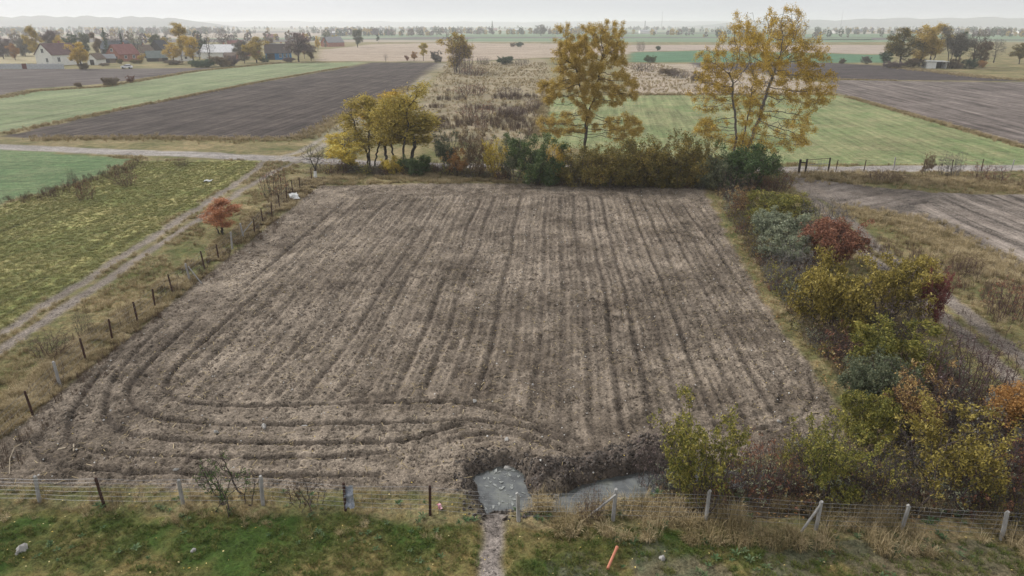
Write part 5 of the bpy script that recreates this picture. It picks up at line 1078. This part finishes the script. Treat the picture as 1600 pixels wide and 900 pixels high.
EX = lambda x, y: (-poly_sd(x,y,PIT) > .15)&(seg_dist(x,y,DITCH) > .75)&(seg_dist(x,y,PATH) > .42)&(seg_dist(x,y,BANK) > .8)
x, y = rnd(26000, -23,24,13.5,24); k = zid_at(x,y); m = np.isin(k, ZI('lawn'))&EX(x,y)&(fbm(x,y,1.2,3,200) > .40); x, y = x[m], y[m]
put('lawn_grass','short mossy grass growing over the near strip','grass', x, y, .55, 1.35, TG)
dn = lambda x,y: seg_dist(x,y,FENCE_N); dlf = lambda x,y: seg_dist(x,y,FENCE_L)
x, y = rnd(30000, -22,24,16,24.5); sd_ = poly_sd(x,y,FIELD); m = (sd_ < -.05)&EX(x,y)&(dn(x,y) < .8+.8*fbm(x,y,2,2,210))&(fbm(x,y,1.1,3,205) > .50); x, y = x[m][:1900], y[m][:1900]
put('fence_grass','dry straw grass bent along the near fence','grass', x, y, .25, 1.05, TD+TM[:1]+[tuft('stalk_tuft',41,12,.75,.35,.012,GM_D,.5,r0=.2)], svar=.55+.6*(x > .5))
x, y = rnd(60000, -24,-15,20,72); m = (poly_sd(x,y,FIELD) < .1)&(dlf(x,y) < 1.9)&(fbm(x,y,1.5,3,215) > .45); x, y = x[m][:5200], y[m][:5200]
put('fence_straw','tan grass tussocks along the left fence','grass', x, y, .35, .95, TD)
x, y = rnd(60000, -60,-16,20,84); k = zid_at(x,y); m = (k == 0)&(poly_sd(x,y,FIELD) < -1)&(fbm(x,y,2.5,3,220) > .48)&(x > -y*.8-6); x, y = x[m][:7000], y[m][:7000]
put('verge_grass','rough tussocks beside the left track','grass', x, y, .35, .95, TD+TM)
x, y = rnd(60000, -62,-20,26,80); k = zid_at(x,y); m = np.isin(k, ZI('meadow'))&(x > -y*.8-6)&(fbm(x,y,2.2,3,225) > .0); x, y = x[m][:20000], y[m][:20000]
put('meadow_grass','short uneven grass of the left meadow','grass', x, y, .5, 1.2, TM)
x, y = rnd(40000, 13,62,18,80); k = zid_at(x,y); m = (k == 0)&(poly_sd(x,y,FIELD) < -.3)&EX(x,y)&(x < y*.8+6)&(fbm(x,y,1.8,3,230) > .42)&(y > 21+.1*x); x, y = x[m][:9000], y[m][:9000]
put('hedgerow_grass','rough grass between the hedgerow and the right track','grass', x, y, .4, 1.0, TD[:2]+TM)
x, y = rnd(30000, -19,27,66,76); m = (poly_sd(x,y,FIELD) < 0)&(fbm(x,y,1.5,3,235) > .40); x, y = x[m][:6000], y[m][:6000]
put('headland_grass','straw grass strip in front of the far hedge','grass', x, y, .4, 1.1, TD)
x, y = rnd(60000, -75,60,82,300); k = zid_at(x,y); m = np.isin(k, ZI('fallow_land'))&(fbm(x,y,4,3,240) > .40)&(np.abs(x) < y*.8); x, y = x[m][:4200], y[m][:4200]
put('fallow_grass','tall dry grass of the fallow plots','grass', x, y, .8, 2.0, TD)
x, y = rnd(16000, -16,10,92,170); k = zid_at(x,y); m = np.isin(k, ZI('fallow_land'))&(fbm(x,y,7,3,245) > .56); x, y = x[m][:700], y[m][:700]
put('dead_weeds','dark dead weeds in patches on the fallow plot','weeds', x, y, 1.2, 2.2, TB)
def along(pts, n, sig):
    pts = np.array(pts); d = np.linalg.norm(np.diff(pts,axis=0),axis=1); c = np.concatenate([[0],np.cumsum(d)]); t = rng.uniform(0,c[-1],n); return np.interp(t,c,pts[:,0])+rng.normal(0,sig,n), np.interp(t,c,pts[:,1])+rng.normal(0,sig,n)
bx_, by_ = [], []
for pts, n, sg in [([(-111.86,154.13),(-115.34,171.05),(-105.17,181.87),(-108.51,244.43),(-96.74,300.73)],2600,.9),([(-74.51,101.13),(-74.06,128.45),(-69.86,205.60),(-62.40,268.70)],1700,.6),([(-67.28,96.95),(-50.95,97.53),(-35.53,95.82),(-29.64,96.95),(-29.35,117.64),(-26.25,181.87)],2600,1.1),([(74.19,155.54),(70.14,117.64),(67.00,90.00)],1000,.5),([(27.04,161.40),(73.09,161.40)],900,1.2),([(92.74,208.06),(109.63,203.20)],200,.6),([(143.99,268.70),(143.76,213.15),(151.86,198.56)],2200,2.2),([(3.72,98.11),(7.18,158.42)],900,.7),([(30.53,71.81),(39.87,70.21),(51.05,67.19)],1600,1.5),([(29.19,57.19),(32.21,53.15),(31.68,39.51)],1300,1.2)]:
    a, b = along(pts,n,sg); bx_.append(a); by_.append(b)
x, y = np.concatenate(bx_), np.concatenate(by_); put('border_grass','dry grass along the borders of the far fields','grass', x, y, .6, 1.5, TD)
x, y = rnd(5000, -22,24,14,23.5); m = EX(x,y)&(poly_sd(x,y,FIELD) < -.1)&(dn(x,y) < 2.6)&(fbm(x,y,1.0,3,250) > .52); x, y = x[m][:320], y[m][:320]
put('weeds','broad leaved green weeds in the near grass','weeds', x, y, .3, .95, TW)
x, y = rnd(7000, -20,22,14,67); m = (rng.random(7000) < np.where(poly_sd(x,y,FIELD) > 0, .22+.4*(x > 9), .5)); x, y = x[m], y[m]
m = (y > 13.5)&(np.abs(x) < y*.85+4); put('fallen_leaves','pale yellow leaves fallen on field and lawn','leaves', x[m], y[m], .6, 1.2, TL, .035)
x, y = rnd(30000, 8,36,17,66); m = (poly_sd(x,y,FIELD) < .2)&(poly_sd(x,y,FIELD) > -5)&(seg_dist(x,y,RT_A) > .6)&(fbm(x,y,2,3,255) > .42)&(dn(x,y) > .4); x, y = x[m][:6000], y[m][:6000]
put('leaf_litter','rusty leaf litter under the right hedgerow','leaves', x, y, .7, 1.4, TR, .03)
x, y = rnd(60000, -20,20,19,67); m = (poly_sd(x,y,FIELD) > .1)&(-poly_sd(x,y,PIT) > .2)&(fbm(x,y,1.5,3,260) > .42); x, y = x[m], y[m]
put('soil_clods','loose clods on the ploughed field','clods', x, y, .35, 1.35, TC, .0)
x, y = rnd(1500, -20,20,18,66); m = (poly_sd(x,y,FIELD) > .1)&(-poly_sd(x,y,PIT) > .3); put('pebbles','pale pebbles strewn on the ploughed field','pebbles', x[m], y[m], .5, 1.5, TP, .02)
MUDC = plain('wet_mud', (.028,.022,.018), (.095,.076,.062), 4, .7, .4, .35); TMU = []
for q in range(4):
    p_ = clodp('mud_clod',20+q,.12); p_.data.materials[0] = MUDC; TMU.append(p_)
x, y = rnd(60000, -3.5,7,17,23.5); dpt = -poly_sd(x,y,PIT); m = ((dpt > .02)&(dpt < .55+.5*fbm(x,y,.7,2,270)))|(seg_dist(x,y,BANK) < .9*fbm(x,y,.8,2,271)+.35)|((np.abs(seg_dist(x,y,DITCH)-.62) < .22)&(x < 6))
m &= (rng.random(60000) < .16)&(seg_dist(x,y,PATH) > .3); x, y = x[m][:1500], y[m][:1500]; put('mud_clods','dark wet clods heaped round the pit and ditch','mud', x, y, .2, .85, TMU, .0)
x, y = rnd(15000, -20,20,19,67); m = (poly_sd(x,y,FIELD) > .1)&(-poly_sd(x,y,PIT) > .3)&(fbm(x,y,3,3,280) > .45); x, y = x[m][:6000], y[m][:6000]
STW = []
for q in range(3):
    me = bpy.data.meshes.new('straw'); l_ = (.06,.10,.15)[q]; me.from_pydata([(-l_,-.010,.012),(l_,-.008,.03),(l_,.010,.03),(-l_,.008,.012)],[],[(0,1,2,3)]); me.materials.append(GM_D); STW.append(proto('straw', me))
put('straw_bits','bits of pale straw strewn over the ploughed field','straw', x, y, .4, 1.2, STW, .03)
a1, b1 = along(FENCE_L, 420, .8); a2, b2 = along([(-45.94,59.89),(-43.66,63.09),(-43.79,68.97),(-43.15,78.57)], 260, 1.0); a3, b3 = along([(24.92,47.98),(27.92,45.72),(28.80,39.96),(27.84,34.02)], 260, 1.3); a4, b4 = along([(30.40,71.48),(40.54,71.48),(52.29,68.97)], 300, 1.2)
x, y = np.concatenate([a1,a2,a3,a4]), np.concatenate([b1,b2,b3,b4]); put('dead_stalks','brown dead weed stalks along fences and tracks','weeds', x, y, .4, 1.1, TB)
# scraps of film afloat on the puddle
FILM = plain('pale_film', (.10,.105,.10), (.36,.37,.345), 8, .4, .2, .4)
g_ = np.random.default_rng(31); TF = []
for s in range(3):
    a = np.sort(g_.uniform(0,6.283,6)); V = [(math.cos(q)*r,math.sin(q)*r*.7,.004*k) for k,(q,r) in enumerate(zip(a,g_.uniform(.08,.2,6)))]; me = bpy.data.meshes.new('film'); me.from_pydata(V+[(p[0],p[1],p[2]+.012) for p in V],[],[tuple(range(5,-1,-1)),tuple(range(6,12))]+[(i,(i+1)%6,6+(i+1)%6,6+i) for i in range(6)]); me.materials.append(FILM); TF.append(proto('film', me))
x, y = rnd(900, -2,1.2,17.5,22); m = poly_sd(x,y,PIT) > -.02; x, y = x[m][:90], y[m][:90]
gn_scatter('floating_debris','pale scraps of film afloat on the murky puddle','debris', np.stack([x,y,np.full(len(x),-.226)],1), rng.uniform(0,6.28,len(x)), (.08+.8*rng.random(len(x))**2.6), TF, rng.integers(0,3,len(x)))

# tangled undergrowth below the hedges
def tangle(name, seed, wm, lm, nl):
    g = np.random.default_rng(seed); pos, par = colonize(g, spread_roots(14,.4,seed), np.concatenate([ell(g,420,(0,0,.3),(.62,.62,.34),.03), shoots(g,24,.6,.8)]), .055, .42, .05, 60, .15, .25)
    rad, kd = radii(par, .0028, 2.75); V, F = wood(pos, par, rad, .012); LV, LF = leaves(g, pos, nl, .04, .05); return proto(name, mesh_np(name, np.concatenate([V,LV]), [F, LF+len(V)], [wm, lm], uvmat=[0,1]))
TT = [tangle('bramble',1,TWIG,LM['brown'],260), tangle('bramble',2,TWIGR,LM['russet'],320), tangle('bramble',3,TWIGG,LM['olive'],700), tangle('bramble',4,TWIG,LM['fleck'],420), tangle('bramble',5,TWIGG,LM['ygreen'],800), tangle('bramble',6,TWIGG,LM['sage'],500)]
x, y = rnd(40000, 5,40,18,70); sf = poly_sd(x,y,FIELD); wdt = 1.2+np.clip((62-y)*.085,0,3.4)
m = (sf < -1.0)&(sf > -1.0-wdt*1.25)&(np.minimum(seg_dist(x,y,RT_A),seg_dist(x,y,RT_B)) > 1.0)&(dn(x,y) > .55)&(y > 19); xa, ya = x[m][:300], y[m][:300]
x, y = rnd(9000, 5,30,18,24); m = (seg_dist(x,y,DITCH) < 1.6)&(dn(x,y) > .5)&(poly_sd(x,y,FIELD) < -.2)&(rng.random(9000) < .5); xb, yb = x[m][:90], y[m][:90]
xc, yc = along([(-20.62,74.17),(-6.87,72.80),(5.23,68.97),(19.14,67.19),(26.80,67.19)],150,.9)
x, y = np.concatenate([xa,xb,xc]), np.concatenate([ya,yb,yc]); put('undergrowth','tangled bramble undergrowth below the hedges','undergrowth', x, y, .7, 1.7, TT)

# far woods on the plain: one mass of small crowns
def crownp(name, seed, mat, tall=1.0):
    g = np.random.default_rng(seed); V, F = leaves(g, ell(g,260,(0,0,5.2*tall),(3.2,3.2,4.2*tall),None,.4), 420, .35, 1.5, 0); b = mesh_np(name, V, [F], [mat]); return proto(name, b)
FW = [crownp('crown',1,LM['dgreen']),crownp('crown',2,LM['brown']),crownp('crown',3,LM['mauve']),crownp('crown',4,LM['blueg'],1.3),crownp('crown',5,LM['golive'])]
X, Y = [], []
g_ = np.random.default_rng(77)
def belt(x0,y0,x1,y1,n,sg):
    t = g_.random(n); X.append(x0+(x1-x0)*t+g_.normal(0,sg,n)); Y.append(y0+(y1-y0)*t+g_.normal(0,sg*1.2,n))
for k in range(46):
    yc = 900+1500*g_.random()**1.3; xc = g_.uniform(-.85,.85)*yc; ln_ = g_.uniform(30,220); belt(xc,yc,xc+ln_,yc+g_.uniform(-20,20),int(ln_/4),7)
belt(-420,540,-250,580,14,16); belt(-560,500,-380,500,16,14); belt(-760,660,-300,680,34,18); belt(-330,640,-180,700,26,12); belt(-40,1150,160,1150,40,20); belt(60,1200,110,1200,10,6); belt(230,900,620,880,40,10); belt(560,1000,1300,1050,90,16)
belt(-1000,900,-420,1000,120,30); belt(-1500,1300,-500,1400,160,40); belt(700,1500,1900,1500,160,30); belt(-2200,2300,2200,2400,380,60)
x, y = np.concatenate(X), np.concatenate(Y); n = len(x)
gn_scatter('distant_woodland','distant hazy trees and copses across the plain','woodland', np.stack([x,y,np.zeros(n)],1), g_.uniform(0,6.28,n), g_.uniform(.35,1.1,n), FW, g_.integers(0,5,n))
plant('poplar_tree', 'lone skyline poplar rising over the far farm', T, 'conifer', (-32.0,1180.0,20.0,9.0), 'dgreen', BARK)
plant('skyline_tree', 'broad hazy tree on the skyline left of the rusty tree', T, 'round', (40.0,1010.0,16.0,22.0), 'grey', BARK)

# ------------------------------------------------------------------ the hazy air
me = bpy.data.meshes.new('haze'); b = MB(); b.box(-9500,9500,-9500,9500,-2.0,64); me.from_pydata(b.v,[],b.f)
hm = bpy.data.materials.new('haze_air'); hm.use_nodes = True; hn = hm.node_tree; hn.nodes.clear()
pv = hn.nodes.new('ShaderNodeVolumePrincipled'); pv.inputs['Color'].default_value = (.97,.98,.99,1); pv.inputs['Density'].default_value = .00031; pv.inputs['Anisotropy'].default_value = .2
ho = hn.nodes.new('ShaderNodeOutputMaterial'); hn.links.new(pv.outputs[0], ho.inputs['Volume']); me.materials.append(hm); hm.cycles.homogeneous_volume = True; pv.inputs['Density Attribute'].default_value = ''
tag(obj('haze', me), 'pale autumn haze over the plain', 'haze', kind='stuff')
